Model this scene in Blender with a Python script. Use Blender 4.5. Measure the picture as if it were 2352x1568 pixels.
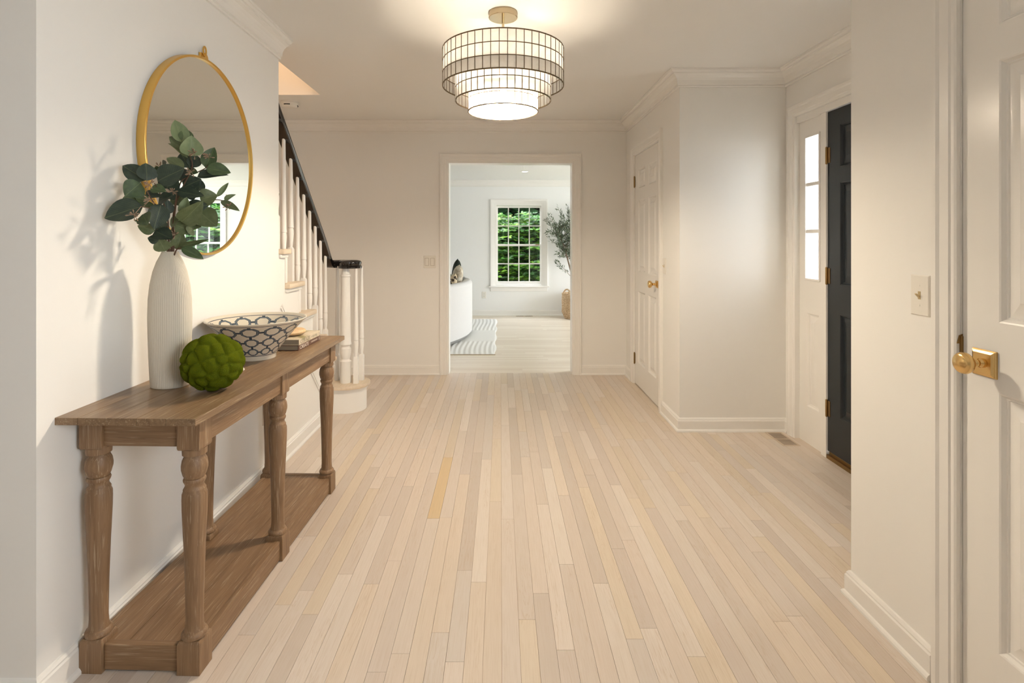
import bpy, bmesh, math, random
from mathutils import Vector, Matrix, Quaternion
PI = math.pi
R = random.Random(7)
for o in list(bpy.data.objects): bpy.data.objects.remove(o)
SC = bpy.context.scene
COL = SC.collection
# ------------------------------------------------------------------ camera
F, CX, CY, CH = 1249.0, 1150.0, 552.0, 1.283
cam = bpy.data.cameras.new('camera'); cam.sensor_width = 36.0; cam.sensor_fit = 'HORIZONTAL'
cam.lens = 36.0 * F / 2352; cam.shift_x = (1176 - CX) / 2352; cam.shift_y = -(784 - CY) / 2352
cam.clip_start = 0.02; cam.clip_end = 200
camo = bpy.data.objects.new('camera', cam); COL.objects.link(camo)
camo.location = (0, 0, CH); camo.rotation_euler = (PI / 2, 0, 0)
SC.camera = camo
# ------------------------------------------------------------------ sky, exposure
SKY = 11.0
w = bpy.data.worlds.new('sky'); SC.world = w; w.use_nodes = True
bgn = w.node_tree.nodes['Background']; bgn.inputs[0].default_value = (0.91, 0.965, 1.0, 1); bgn.inputs[1].default_value = SKY
vs = SC.view_settings; vs.view_transform = 'Standard'; vs.look = 'None'; vs.exposure = 0.2; vs.gamma = 1.0; vs.use_curve_mapping = False
cy = SC.cycles
cy.max_bounces = 10; cy.diffuse_bounces = 6; cy.glossy_bounces = 4; cy.transparent_max_bounces = 12; cy.transmission_bounces = 6
cy.caustics_reflective = False; cy.caustics_refractive = False; cy.sample_clamp_indirect = 6.0
cy.use_denoising = True
def portal(loc, sx, sy, rot):
    l = bpy.data.lights.new('window_portal', 'AREA'); l.shape = 'RECTANGLE'; l.size = sx; l.size_y = sy
    l.cycles.is_portal = True
    o = bpy.data.objects.new('window_portal', l); COL.objects.link(o); o.location = loc; o.rotation_euler = rot
    return o
RX_IN = {'-X': (PI/2, 0, PI/2), '+X': (PI/2, 0, -PI/2), '-Y': (PI/2, 0, 0), '+Y': (PI/2, 0, PI)}
def portal_dir(loc, sx, sz, d):      # sx horizontal, sz vertical; d = direction light travels
    dv = {'-X': (-1,0,0), '+X': (1,0,0), '-Y': (0,-1,0), '+Y': (0,1,0)}[d]
    q = Vector(dv).to_track_quat('-Z', 'Z')
    o = portal(loc, sx, sz, (0,0,0)); o.rotation_euler = q.to_euler(); return o

# ------------------------------------------------------------------ helpers
def at(px, py, Y): return Vector(((px - CX) * Y / F, Y, CH - (py - CY) * Y / F))
def lin(c):
    c /= 255.0
    return c / 12.92 if c <= 0.04045 else ((c + 0.055) / 1.055) ** 2.4
def srgb(r, g, b): return (lin(r), lin(g), lin(b), 1)

class NT:
    """tiny node builder"""
    def __init__(s, name):
        s.m = bpy.data.materials.new(name); s.m.use_nodes = True; s.t = s.m.node_tree
        s.b = s.t.nodes['Principled BSDF']; s.out = s.t.nodes['Material Output']
    def n(s, typ, **kw):
        x = s.t.nodes.new(typ)
        for k, v in kw.items(): setattr(x, k, v)
        return x
    def l(s, a, b): s.t.links.new(a, b)
    def put(s, sock, v):
        if isinstance(v, bpy.types.NodeSocket): s.l(v, sock)
        else: sock.default_value = v
    def math(s, op, a, b=0.0, c=0.0):
        x = s.n('ShaderNodeMath', operation=op)
        for i, v in enumerate((a, b, c)): s.put(x.inputs[i], v)
        return x.outputs[0]
    def mix(s, f, a, b, blend='MIX'):
        x = s.n('ShaderNodeMix', data_type='RGBA', blend_type=blend)
        s.put(x.inputs[0], f); s.put(x.inputs[6], a); s.put(x.inputs[7], b)
        return x.outputs[2]
    def coord(s, kind='Object', scale=(1,1,1), rot=(0,0,0), off=None):
        if kind == 'World': src = s.n('ShaderNodeNewGeometry').outputs['Position']
        else: src = s.n('ShaderNodeTexCoord').outputs[kind]
        if off is not None:
            a = s.n('ShaderNodeVectorMath', operation='ADD'); s.l(src, a.inputs[0]); s.l(off, a.inputs[1]); src = a.outputs[0]
        mp = s.n('ShaderNodeMapping'); mp.inputs['Scale'].default_value = scale; mp.inputs['Rotation'].default_value = rot
        s.l(src, mp.inputs[0]); return mp.outputs[0]
    def noise(s, co, scale, detail=3, rough=0.5, dist=0.0):
        x = s.n('ShaderNodeTexNoise'); s.l(co, x.inputs['Vector'])
        x.inputs['Scale'].default_value = scale; x.inputs['Detail'].default_value = detail
        x.inputs['Roughness'].default_value = rough; x.inputs['Distortion'].default_value = dist
        return x.outputs[0]
    def ramp(s, f, stops):
        x = s.n('ShaderNodeValToRGB'); s.l(f, x.inputs[0]); e = x.color_ramp.elements
        while len(e) < len(stops): e.new(0.5)
        for q, (p, c) in zip(e, stops): q.position = p; q.color = c if len(c) == 4 else (*c, 1)
        return x.outputs[0]
    def bump(s, h, strength=0.2, dist=0.01):
        x = s.n('ShaderNodeBump'); x.inputs['Strength'].default_value = strength; x.inputs['Distance'].default_value = dist
        s.l(h, x.inputs['Height']); s.l(x.outputs[0], s.b.inputs['Normal'])
    def set(s, **kw):
        for k, v in kw.items(): s.put(s.b.inputs[k.replace('_', ' ')], v)
        return s
def paint(name, c, rough=0.5, bump=0.0, spec=0.4):
    t = NT(name); t.set(Base_Color=c, Roughness=rough); t.b.inputs['Specular IOR Level'].default_value = spec
    if bump:
        co = t.coord('World'); t.bump(t.noise(co, 260, 2), bump, 0.001)
    return t.m
def metal(name, c, rough=0.3, brushed=False):
    t = NT(name); t.set(Base_Color=c, Roughness=rough, Metallic=1.0)
    if brushed:
        t.put(t.b.inputs['Roughness'], t.math('MULTIPLY_ADD', t.noise(t.coord('Object', (30, 30, 300)), 3), 0.15, rough))
    return t.m
def wood(name, ca, cb, cg, axis, rough=0.55, amt=0.5, k=1.5):
    t = NT(name)
    sc = [26*k]*3; sc[axis] = 1.6*k
    sg = [150*k]*3; sg[axis] = 5*k
    n1 = t.noise(t.coord('Object', sc), 1.0, 5, 0.6, 1.2)
    base = t.ramp(n1, [(0.30, ca), (0.70, cb)])
    n2 = t.noise(t.coord('Object', sg), 1.0, 3, 0.6, 0.4)
    g = t.ramp(n2, [(0.56, (0,0,0)), (0.70, (1,1,1))])
    n3 = t.noise(t.coord('Object', (3,3,3)), 1.0, 2)
    f = t.math('MULTIPLY', t.math('MULTIPLY', g, n3), amt)
    t.set(Base_Color=t.mix(f, base, cg), Roughness=rough)
    t.bump(n2, 0.06, 0.002)
    return t.m

M = {}
M['wall'] = paint('wall_paint', (0.87, 0.855, 0.825, 1), 0.55, 0.04)
M['ceil'] = paint('ceiling_paint', (0.86, 0.845, 0.82, 1), 0.7, 0.03)
M['trim'] = paint('trim_enamel', (0.87, 0.85, 0.815, 1), 0.28)
M['door'] = paint('door_enamel', (0.87, 0.85, 0.815, 1), 0.22)
M['lwall'] = paint('living_wall_paint', (0.88, 0.88, 0.87, 1), 0.55, 0.03)
M['black'] = paint('black_door_enamel', srgb(22, 29, 34), 0.3, spec=0.4)
M['rail'] = paint('black_lacquer', (0.006, 0.005, 0.005, 1), 0.09, spec=0.7)
M['plastic'] = paint('white_plastic', (0.82, 0.79, 0.73, 1), 0.3)
M['dark'] = paint('dark_void', (0.02, 0.018, 0.015, 1), 0.8)
M['brass'] = metal('satin_brass', (0.76, 0.52, 0.22, 1), 0.22)
M['gold'] = metal('brushed_gold', (0.72, 0.46, 0.13, 1), 0.34)
M['abrass'] = metal('aged_brass', (0.30, 0.19, 0.08, 1), 0.4)
M['pbrass'] = metal('pale_brass', (0.80, 0.66, 0.44, 1), 0.14)
M['mirror'] = metal('silvered_glass', (0.86, 0.87, 0.85, 1), 0.0)
OA, OB, OG = srgb(118, 90, 64), srgb(146, 116, 86), srgb(198, 178, 150)
for ax, k in enumerate('xyz'): M['oak_' + k] = wood('weathered_oak_' + k, OA, OB, OG, ax, 0.5, 0.9)
M['oak_top'] = wood('weathered_oak_top', srgb(116, 90, 66), srgb(142, 116, 87), srgb(200, 180, 150), 1, 0.34, 0.9)
M['tread'] = wood('pale_oak_tread', srgb(212, 194, 170), srgb(226, 209, 186), srgb(236, 220, 198), 1, 0.4, 0.4)

def glassmat():
    t = NT('window_glass'); tr = t.n('ShaderNodeBsdfTransparent'); gl = t.n('ShaderNodeBsdfGlossy'); gl.inputs['Roughness'].default_value = 0.02
    mx = t.n('ShaderNodeMixShader'); mx.inputs[0].default_value = 0.015
    t.l(tr.outputs[0], mx.inputs[1]); t.l(gl.outputs[0], mx.inputs[2]); t.l(mx.outputs[0], t.out.inputs['Surface'])
    return t.m
M['glass'] = glassmat()
def emit(name, c, s):
    t = NT(name); t.set(Base_Color=c, Emission_Color=c); t.b.inputs['Emission Strength'].default_value = s; return t.m

class MB:
    def __init__(s): s.v = []; s.f = []
    def quad(s, a, b, c, d):
        n = len(s.v); s.v += [a, b, c, d]; s.f.append((n, n+1, n+2, n+3)); return s
    def box(s, x0, x1, y0, y1, z0, z1):
        n = len(s.v)
        s.v += [(x, y, z) for z in (z0, z1) for y in (y0, y1) for x in (x0, x1)]
        for f in ((0,2,3,1), (4,5,7,6), (0,1,5,4), (2,6,7,3), (0,4,6,2), (1,3,7,5)): s.f.append(tuple(n+i for i in f))
        return s
    def loops(s, rings, cap0=True, cap1=True, closed=True):
        n = len(s.v); k = len(rings[0])
        for r in rings: s.v += [tuple(p) for p in r]
        for i in range(len(rings) - 1):
            for j in range(k if closed else k - 1):
                a = n + i*k + j; b = n + i*k + (j+1) % k
                s.f.append((a, b, b + k, a + k))
        if cap0: s.f.append(tuple(n + j for j in range(k))[::-1])
        if cap1: s.f.append(tuple(n + (len(rings)-1)*k + j for j in range(k)))
        return s
    def lathe(s, prof, seg=24, c=(0,0,0), axis='z', cap0=True, cap1=True, sx=1, sy=1):
        rings = []
        for r, h in prof:
            ring = []
            for j in range(seg):
                a = 2*PI*j/seg; x, y = r*math.cos(a)*sx, r*math.sin(a)*sy
                p = {'z': (x, y, h), 'x': (h, x, y), 'y': (y, h, x)}[axis]
                ring.append((c[0]+p[0], c[1]+p[1], c[2]+p[2]))
            rings.append(ring)
        return s.loops(rings, cap0, cap1)
    def prism(s, poly, mapf, a, b):       # polygon in 2D extruded from a to b
        return s.loops([[mapf(p[0], p[1], a) for p in poly], [mapf(p[0], p[1], b) for p in poly]])
    def tube(s, pts, rad, seg=8):
        pts = [Vector(p) for p in pts]; rings = []; up = None
        for i, p in enumerate(pts):
            d = (pts[min(i+1, len(pts)-1)] - pts[max(i-1, 0)]).normalized()
            if up is None: up = Vector((0,0,1)) if abs(d.z) < 0.9 else Vector((1,0,0))
            a = d.cross(up).normalized(); b = a.cross(d).normalized(); up = b
            r = rad[i] if isinstance(rad, (list, tuple)) else rad
            rings.append([p + a*r*math.cos(2*PI*j/seg) + b*r*math.sin(2*PI*j/seg) for j in range(seg)])
        return s.loops(rings)
    def sweep(s, path, prof, mapf, ends=True):
        """path: 2D polyline; profile (a = offset to the left of travel, b = third coordinate)"""
        P = [Vector(p) for p in path]; rings = []
        for i, p in enumerate(P):
            ns = []
            if i > 0: d = (P[i]-P[i-1]).normalized(); ns.append(Vector((-d.y, d.x)))
            if i < len(P)-1: d = (P[i+1]-P[i]).normalized(); ns.append(Vector((-d.y, d.x)))
            m = ns[0] if len(ns) == 1 else (ns[0]+ns[1]) / (1 + ns[0].dot(ns[1]))
            rings.append([mapf(p.x + m.x*a, p.y + m.y*a, b) for a, b in prof])
        return s.loops(rings, ends, ends)
    def wall(s, us, zs, holes, mapf, t):
        """slab u-range us, z-range zs with rectangular holes (u0,u1,z0,z1), thickness t"""
        U = sorted(set([*us] + [x for h in holes for x in h[:2]])); Z = sorted(set([*zs] + [x for h in holes for x in h[2:]]))
        U = [x for x in U if us[0] <= x <= us[1]]; Z = [x for x in Z if zs[0] <= x <= zs[1]]
        def solid(i, j):
            if not (0 <= i < len(U)-1 and 0 <= j < len(Z)-1): return False
            cu, cz = (U[i]+U[i+1])/2, (Z[j]+Z[j+1])/2
            return not any(h[0] < cu < h[1] and h[2] < cz < h[3] for h in holes)
        for i in range(len(U)-1):
            for j in range(len(Z)-1):
                if not solid(i, j): continue
                a, b, c, d = U[i], U[i+1], Z[j], Z[j+1]
                s.quad(mapf(a,c,0), mapf(b,c,0), mapf(b,d,0), mapf(a,d,0)); s.quad(mapf(a,c,t), mapf(a,d,t), mapf(b,d,t), mapf(b,c,t))
                if not solid(i-1, j): s.quad(mapf(a,c,0), mapf(a,d,0), mapf(a,d,t), mapf(a,c,t))
                if not solid(i+1, j): s.quad(mapf(b,c,0), mapf(b,c,t), mapf(b,d,t), mapf(b,d,0))
                if not solid(i, j-1): s.quad(mapf(a,c,0), mapf(a,c,t), mapf(b,c,t), mapf(b,c,0))
                if not solid(i, j+1): s.quad(mapf(a,d,0), mapf(b,d,0), mapf(b,d,t), mapf(a,d,t))
        return s
    def panel(s, u0, u1, z0, z1, steps, mapf, back=0.012):
        """raised panel: nested rectangles (inset, depth)"""
        rings = [[mapf(u0+i, z0+i, w), mapf(u1-i, z0+i, w), mapf(u1-i, z1-i, w), mapf(u0+i, z1-i, w)] for i, w in steps]
        return s.loops(rings, False, True)
    def build(s, name, mat, parent=None, smooth=False, bevel=0.0, angle=40):
        me = bpy.data.meshes.new(name); me.from_pydata([tuple(v) for v in s.v], [], s.f)
        bm = bmesh.new(); bm.from_mesh(me)
        bmesh.ops.remove_doubles(bm, verts=bm.verts, dist=1e-5)
        bmesh.ops.recalc_face_normals(bm, faces=bm.faces)
        if bevel:
            es = [e for e in bm.edges if len(e.link_faces) == 2 and e.calc_face_angle(0) > 0.6]
            bmesh.ops.bevel(bm, geom=es, offset=bevel, segments=2, affect='EDGES', profile=0.6, clamp_overlap=True)
        bm.to_mesh(me); bm.free()
        if smooth:
            for p in me.polygons: p.use_smooth = True
            me.set_sharp_from_angle(angle=math.radians(angle))
        return link(name, me, mat, parent)
def link(name, me, mat, parent=None):
    o = bpy.data.objects.new(name, me); COL.objects.link(o)
    if mat is not None and len(me.materials) == 0: me.materials.append(M[mat] if isinstance(mat, str) else mat)
    if parent: o.parent = parent
    return o
def empty(name, loc, rz=0.0):
    o = bpy.data.objects.new(name, None); COL.objects.link(o); o.location = loc; o.rotation_euler = (0, 0, rz); o.empty_display_size = 0.1
    return o
def tag(o, label, cat, group=None):
    o['label'] = label; o['category'] = cat
    if group: o['group'] = group
    return o
def struct(o, label=None):
    o['kind'] = 'structure'
    if label: o['label'] = label
    return o
XYZ = lambda x, y, z: (x, y, z)

# ------------------------------------------------------------------ dimensions of the place (metres)
XL, XR = -1.265, 1.265          # hall side walls
YB = 5.204                      # wall with the doorway
XC, YA, XD = 1.204, 3.659, 1.919  # closet wall, alcove wall, front door wall
YE = 1.481                      # near end of the mirror wall
YW = 3.098                      # far end of the mirror wall
YR = 1.963                      # far end of the right wall
HC = 2.42                       # ceiling
XS = -2.35                      # wall behind the stairs
YREAR, XFL = -2.6, -3.2
DX0, DX1, DH = -0.508, 0.696, 2.035   # doorway
YF, HL = 9.31, 2.31             # far living room wall, its ceiling
LX0, LX1 = -3.6, 4.3
T = 0.13

# ------------------------------------------------------------------ structure: walls
W = lambda: MB()
struct(W().box(XL-T, XL, YE, YW, 0, HC).build('wall_left', 'wall'))
struct(W().box(XFL, XL-T, YE, YE+T, 0, HC+2.4).build('wall_near_left', 'wall'))
struct(W().wall((XS-0.1, XC), (0, HC+0.0), [(DX0, DX1, -1, DH)], lambda u, z, t: (u, YB+t, z), 0.14).build('wall_back', 'wall'))
CD0, CD1 = 4.112, 4.892         # closet door opening along y
struct(W().wall((YA, YB), (0, HC), [(CD0, CD1, -1, 2.045)], lambda u, z, t: (XC+t, u, z), 0.11).build('wall_closet', 'wall'))
struct(W().box(XC+0.11, XD+0.14, YA, YA+0.11, 0, HC).build('wall_alcove', 'wall'))
struct(W().box(XC+0.11, XD+0.14, YA+0.11, YB+0.14, -0.02, 0.0).box(XC+0.75, XC+0.8, YA+0.11, YB+0.14, 0, HC).build('wall_closet_inside', 'wall'))
FD0, FD1 = 2.03, 3.53           # front entry unit along y
struct(W().wall((YR-0.2, YA+0.11), (-0.2, HC), [(FD0, FD1, -1, 2.085)], lambda u, z, t: (XD+t, u, z), 0.14).build('wall_front', 'wall'))
RWR = [(-0.75, 0.40, 0.85, 1.95)]   # unseen window opening, added behind the camera to light the left wall
RD0, RD1 = 0.70, 1.497          # right hand door along y
struct(W().wall((YREAR, YR), (0, HC), [(RD0-0.012, RD1+0.012, -1, 2.057)] + RWR, lambda u, z, t: (XR+t, u, z), 0.12).build('wall_right', 'wall'))
struct(W().box(XR+0.12, XD, YR-0.12, YR, 0, HC).build('wall_right_return', 'wall'))
struct(W().box(XR+0.5, XR+0.55, RD0-0.3, YR-0.12, 0, HC).build('wall_right_closet', 'wall'))
struct(W().box(XS-0.1, XS, YE+T, YB, 0, HC+2.4).build('wall_stair', 'wall'))
# rear of the hall, behind the camera: lit by the added right-hand opening
RW = []
struct(W().wall((XFL-0.13, XR), (0, HC), RW, lambda u, z, t: (u, YREAR-t, z), 0.13).build('wall_rear', 'wall'))
RWL = []
struct(W().wall((YREAR, YE+T), (0, HC), RWL, lambda u, z, t: (XFL-t, u, z), 0.13).build('wall_far_left', 'wall'))
for a, b, c, d in RW: portal_dir(((a+b)/2, YREAR-0.06, (c+d)/2), b-a, d-c, '+Y')
for a, b, c, d in RWL: portal_dir((XFL-0.06, (a+b)/2, (c+d)/2), b-a, d-c, '+X')
for a, b, c, d in RWR: portal_dir((XR+0.06, (a+b)/2, (c+d)/2), b-a, d-c, '-X')
# ceiling with the stairwell opening, and the shaft above
cl = W()
cl.wall((XFL, XD+0.14), (YREAR, YB+0.14), [(XS, XL-0.145, YE+T, 4.25)], lambda u, z, t: (u, z, HC+t), 0.25)
struct(cl.build('ceiling', 'ceil'))
sh = W(); HS = HC+2.4
sh.box(XS-0.1, 0.4, 4.25, 4.35, HC+0.25, HS)
sh.box(0.4, 0.5, YE, 4.35, HC+0.25, HS).box(XS-0.1, 0.5, YE, YE+T, HC+0.25, HS)
sh.box(XS-0.1, 0.5, YE, 4.35, HS, HS+0.1)
struct(sh.build('wall_upper_landing', 'wall'))
# stairwell fascia and trim flush with the hall ceiling
# living room shell
struct(W().box(LX0-0.1, LX0, YB+0.14, YF+0.14, 0, HL+0.1).build('wall_living_left', 'lwall'))
LRW = [(5.65, 6.75, 0.35, 2.05), (6.9, 8.0, 0.35, 2.05), (8.15, 9.1, 0.35, 2.05)]
struct(W().wall((YB+0.14, YF+0.14), (0, HL+0.1), LRW, lambda u, z, t: (LX1+t, u, z), 0.14).build('wall_living_right', 'lwall'))
for a, b, c, d in LRW: portal_dir((LX1+0.08, (a+b)/2, (c+d)/2), b-a, d-c, '-X')
W1 = (-0.088, 0.715, 0.505, 1.90)
W2 = (2.30, 3.22, 0.50, 1.98)
struct(W().wall((LX0, LX1), (0, HL+0.1), [W1, W2], lambda u, z, t: (u, YF+t, z), 0.14).build('wall_living_far', 'lwall'))
struct(W().wall((LX0, LX1), (0, HL+0.1), [(DX0, DX1, -1, DH), (XS-0.1, XC, HL+0.2, HC)], lambda u, z, t: (u, YB+0.14+t, z), 0.004).build('wall_living_near', 'lwall'))
struct(W().box(LX0-0.1, LX1+0.14, YB+0.14, YF+0.14, HL, HL+0.12).build('ceiling_living', paint('living_ceiling_paint', (0.84, 0.84, 0.83, 1), 0.7)))
for a, b, c, d in (W1, W2): portal_dir(((a+b)/2, YF+0.10, (c+d)/2), b-a, d-c, '-Y')

# ------------------------------------------------------------------ floors
def plankmat():
    t = NT('whitewashed_oak_planks'); oi = t.n('ShaderNodeObjectInfo'); ge = t.n('ShaderNodeNewGeometry')
    rnd = t.math('FRACT', t.math('ADD', oi.outputs['Random'], ge.outputs['Random Per Island']))
    cx = t.n('ShaderNodeCombineXYZ'); t.l(t.math('MULTIPLY', rnd, 37.0), cx.inputs[0]); t.l(t.math('MULTIPLY', rnd, 91.0), cx.inputs[1])
    n1 = t.noise(t.coord('World', (34, 1.5, 1), off=cx.outputs[0]), 1.0, 3, 0.55, 1.6)
    n2 = t.noise(t.coord('World', (330, 7, 1), off=cx.outputs[0]), 1.0, 2, 0.6)
    n3 = t.noise(t.coord('World', (14, 0.8, 1), off=cx.outputs[0]), 1.0, 1)
    wv = t.math('SINE', t.math('MULTIPLY', n1, 55.0))
    g = t.ramp(wv, [(0.55, (0,0,0)), (1.0, (1,1,1))])
    g = t.math('MULTIPLY', g, t.ramp(n3, [(0.48, (0,0,0)), (0.62, (1,1,1))]))
    base = oi.outputs['Color']
    c = t.mix(t.math('MULTIPLY', g, 0.30), base, srgb(184, 156, 124))
    c = t.mix(t.math('MULTIPLY', t.ramp(n2, [(0.45, (0,0,0)), (0.8, (1,1,1))]), 0.34), c, srgb(186, 164, 140))
    t.set(Base_Color=c, Roughness=0.36); t.b.inputs['Specular IOR Level'].default_value = 0.4
    t.bump(n2, 0.04, 0.001)
    return t.m
M['plank'] = plankmat()
fl = struct(W().box(XFL, XD+0.14, YREAR, 5.27, -0.06, -0.004).build('floor', paint('seam_dark', srgb(150, 118, 86), 0.8)))
PW = 0.0572
unit = MB().box(-0.5, 0.5, -0.5, 0.5, -0.018, 0.0)
ume = bpy.data.meshes.new('plank'); ume.from_pydata(unit.v, [], unit.f); ume.materials.append(M['plank'])
PAL = [(216, 203, 191), (214, 200, 187), (218, 206, 194), (211, 198, 186), (207, 194, 183), (217, 202, 186), (220, 208, 197), (212, 201, 191), (204, 191, 179), (215, 200, 181)]
extra = MB(); npl = 0
rows = int((XD + 0.10 - XFL) / PW)
rp = random.Random(21)
for r_ in range(rows):
    x0 = XFL + r_*PW; xc = x0 + PW/2; y = YREAR - rp.uniform(0, 1)
    while y < 5.27:
        ln = rp.choice((0.45, 0.6, 0.75, 0.9, 1.05, 1.2, 1.35)) * rp.uniform(0.85, 1.15)
        a, b = max(y, YREAR), min(y + ln, 5.27); y += ln
        if b - a < 0.02: continue
        special = abs(xc + 0.335) < PW/2 and a < 3.2 < b
        vis = (XL - 0.01 < xc < XR + 0.01 and b > 1.5) or (xc >= XR and xc < XD and b > 2.1) or (XL - 0.25 < xc <= XL and b > 4.3)
        if vis and npl < 300:
            o = bpy.data.objects.new('plank', ume); COL.objects.link(o); o.parent = fl
            o.location = (xc, (a+b)/2, 0); o.scale = (PW - 0.0009, b - a - 0.0010, 1)
            c = rp.choice(PAL); j = rp.uniform(-4, 4)
            if special: c = (214, 190, 152)
            o.color = srgb(c[0]+j, c[1]+j, c[2]+j); npl += 1
        else: extra.box(xc - PW/2 + 0.0005, xc + PW/2 - 0.0005, a, b - 0.001, -0.018, 0)

ex = extra.build('plank', 'plank', fl); ex['kind'] = 'stuff'; ex.color = srgb(212, 198, 184)
def livfloor():
    t = NT('living_room_oak'); sp = t.n('ShaderNodeSeparateXYZ'); t.l(t.n('ShaderNodeNewGeometry').outputs['Position'], sp.inputs[0])
    yr = t.math('DIVIDE', sp.outputs[1], PW); row = t.math('FLOOR', yr)
    wn = t.n('ShaderNodeTexWhiteNoise', noise_dimensions='1D'); t.l(row, wn.inputs['W'])
    xi = t.math('FLOOR', t.math('ADD', t.math('DIVIDE', sp.outputs[0], 0.95), t.math('MULTIPLY', wn.outputs[0], 7.0)))
    cb = t.n('ShaderNodeCombineXYZ'); t.l(row, cb.inputs[0]); t.l(xi, cb.inputs[1])
    w2 = t.n('ShaderNodeTexWhiteNoise', noise_dimensions='2D'); t.l(cb.outputs[0], w2.inputs['Vector'])
    c = t.ramp(w2.outputs[0], [(0.0, srgb(214, 200, 184)), (0.6, srgb(224, 212, 197)), (1.0, srgb(230, 220, 206))])
    seam = t.math('GREATER_THAN', t.math('ABSOLUTE', t.math('SUBTRACT', t.math('FRACT', yr), 0.5)), 0.492)
    c = t.mix(t.math('MULTIPLY', seam, 0.6), c, srgb(160, 138, 114))
    n2 = t.noise(t.coord('World', (7, 330, 1)), 1.0, 2)
    t.set(Base_Color=t.mix(t.math('MULTIPLY', n2, 0.22), c, srgb(206, 190, 170)), Roughness=0.34)
    return t.m
struct(W().box(LX0, LX1, 5.27, YF, -0.06, 0.0).build('floor_living', livfloor()))

# ------------------------------------------------------------------ trim: crown, baseboards, casings
CROWN = [(0, -0.108), (0.011, -0.108), (0.014, -0.100), (0.011, -0.094), (0.020, -0.090), (0.021, -0.082), (0.024, -0.066), (0.032, -0.050), (0.045, -0.037), (0.060, -0.029), (0.061, -0.023), (0.070, -0.021), (0.076, -0.014), (0.078, -0.009), (0.083, -0.009), (0.083, 0.0), (0, 0.0)]
BASE = [(0, 0), (0.024, 0), (0.024, 0.008), (0.020, 0.015), (0.015, 0.018), (0.015, 0.072), (0.011, 0.077), (0.011, 0.082), (0.006, 0.090), (0, 0.092)]
CASE = [(0, 0), (0, 0.010), (0.006, 0.013), (0.016, 0.013), (0.020, 0.017), (0.048, 0.019), (0.056, 0.024), (0.072, 0.024), (0.075, 0.020), (0.075, 0)]
up = lambda z0: (lambda x, y, z: (x, y, z0 + z))
struct(MB().sweep([(XL, YW), (XL, YE), (XFL, YE)][::-1], [(-a, b) for a, b in CROWN], up(HC)).build('trim_crown_left', 'trim', smooth=True, angle=14))
struct(MB().sweep([(XR, YREAR), (XR, YR), (XD, YR), (XD, YA), (XC, YA), (XC, YB), (XS, YB)], CROWN, up(HC)).build('trim_crown_right', 'trim', smooth=True, angle=14))
struct(MB().sweep([(XL, 4.02), (XL, YE), (XFL, YE)][::-1], [(-a, b) for a, b in BASE], up(0)).build('baseboard_left', 'trim', smooth=True, angle=14))
struct(MB().sweep([(DX0-0.072, YB), (XS, YB)], BASE, up(0)).build('baseboard_back_left', 'trim', smooth=True, angle=14))
struct(MB().sweep([(XC, CD1+0.075), (XC, YB), (DX1+0.072, YB)], BASE, up(0)).build('baseboard_back_right', 'trim', smooth=True, angle=14))
struct(MB().sweep([(XD, FD1+0.085), (XD, YA), (XC, YA), (XC, CD0-0.075)], BASE, up(0)).build('baseboard_alcove', 'trim', smooth=True, angle=14))
struct(MB().sweep([(XR, RD1+0.075+0.012), (XR, YR), (XD-0.1, YR)], BASE, up(0)).build('baseboard_right', 'trim', smooth=True, angle=14))
struct(MB().sweep([(LX1, YF), (LX0, YF)], BASE, up(0)).build('baseboard_living', 'trim', smooth=True, angle=14))
struct(MB().sweep([(LX1, YF), (LX0, YF)], CROWN, up(HL)).build('trim_crown_living', 'trim', smooth=True, angle=14))
def casing(name, u0, u1, h, mapf, z0=0.0):
    return struct(MB().sweep([(u0, z0), (u0, h), (u1, h), (u1, z0)], CASE, mapf).build(name, 'trim', smooth=True, angle=14))
casing('trim_doorway', DX0, DX1, DH, lambda u, z, t: (u, YB-t, z))
struct(MB().box(DX0, DX0+0.012, YB-0.004, YB+0.15, 0, DH-0.0121).box(DX1-0.012, DX1, YB-0.004, YB+0.15, 0, DH-0.0121).box(DX0, DX1, YB-0.004, YB+0.15, DH-0.012, DH).build('trim_doorway_jamb', 'trim'))
casing('trim_closet', CD0, CD1, 2.045, lambda u, z, t: (XC-t, u, z))
casing('trim_right', RD0, RD1, 2.045, lambda u, z, t: (XR-t, u, z))
casing('trim_front', FD0, FD1, 2.085, lambda u, z, t: (XD-t, u, z))

# ------------------------------------------------------------------ doors
PST = [(0, 0), (0.004, -0.002), (0.010, -0.010), (0.014, -0.011), (0.016, -0.014), (0.022, -0.014), (0.052, -0.004), (0.055, -0.002)]
def door(name, wd, ht, rows_, mat, mapf, stile=0.108, mid=0.10):
    """leaf in local (u 0..wd, z 0..ht), face at depth 0"""
    cols = [(stile, (wd-mid)/2), ((wd+mid)/2, wd-stile)]
    holes = [(c[0], c[1], r[0], r[1]) for c in cols for r in rows_]
    d = MB().wall((0, wd), (0, ht), holes, lambda u, z, t: mapf(u, z, -t), 0.035).build(name, mat)
    for h in holes: MB().panel(*h, PST, mapf).build('panel', mat, d, smooth=True, angle=20)
    return d
def hinge(par, mapf, u, z, mat='abrass', s=1, leaf=0.03):
    b = MB()
    b.prism([(u, z-0.045), (u+s*leaf, z-0.045), (u+s*leaf, z+0.045), (u, z+0.045)], mapf, 0.0, 0.003)
    c = mapf(u, z, 0.006)
    b.lathe([(0.004, -0.052), (0.0065, -0.048), (0.0065, 0.048), (0.004, 0.052)], 10, c)
    return b.build('hinge', mat, par, smooth=True)
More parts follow.
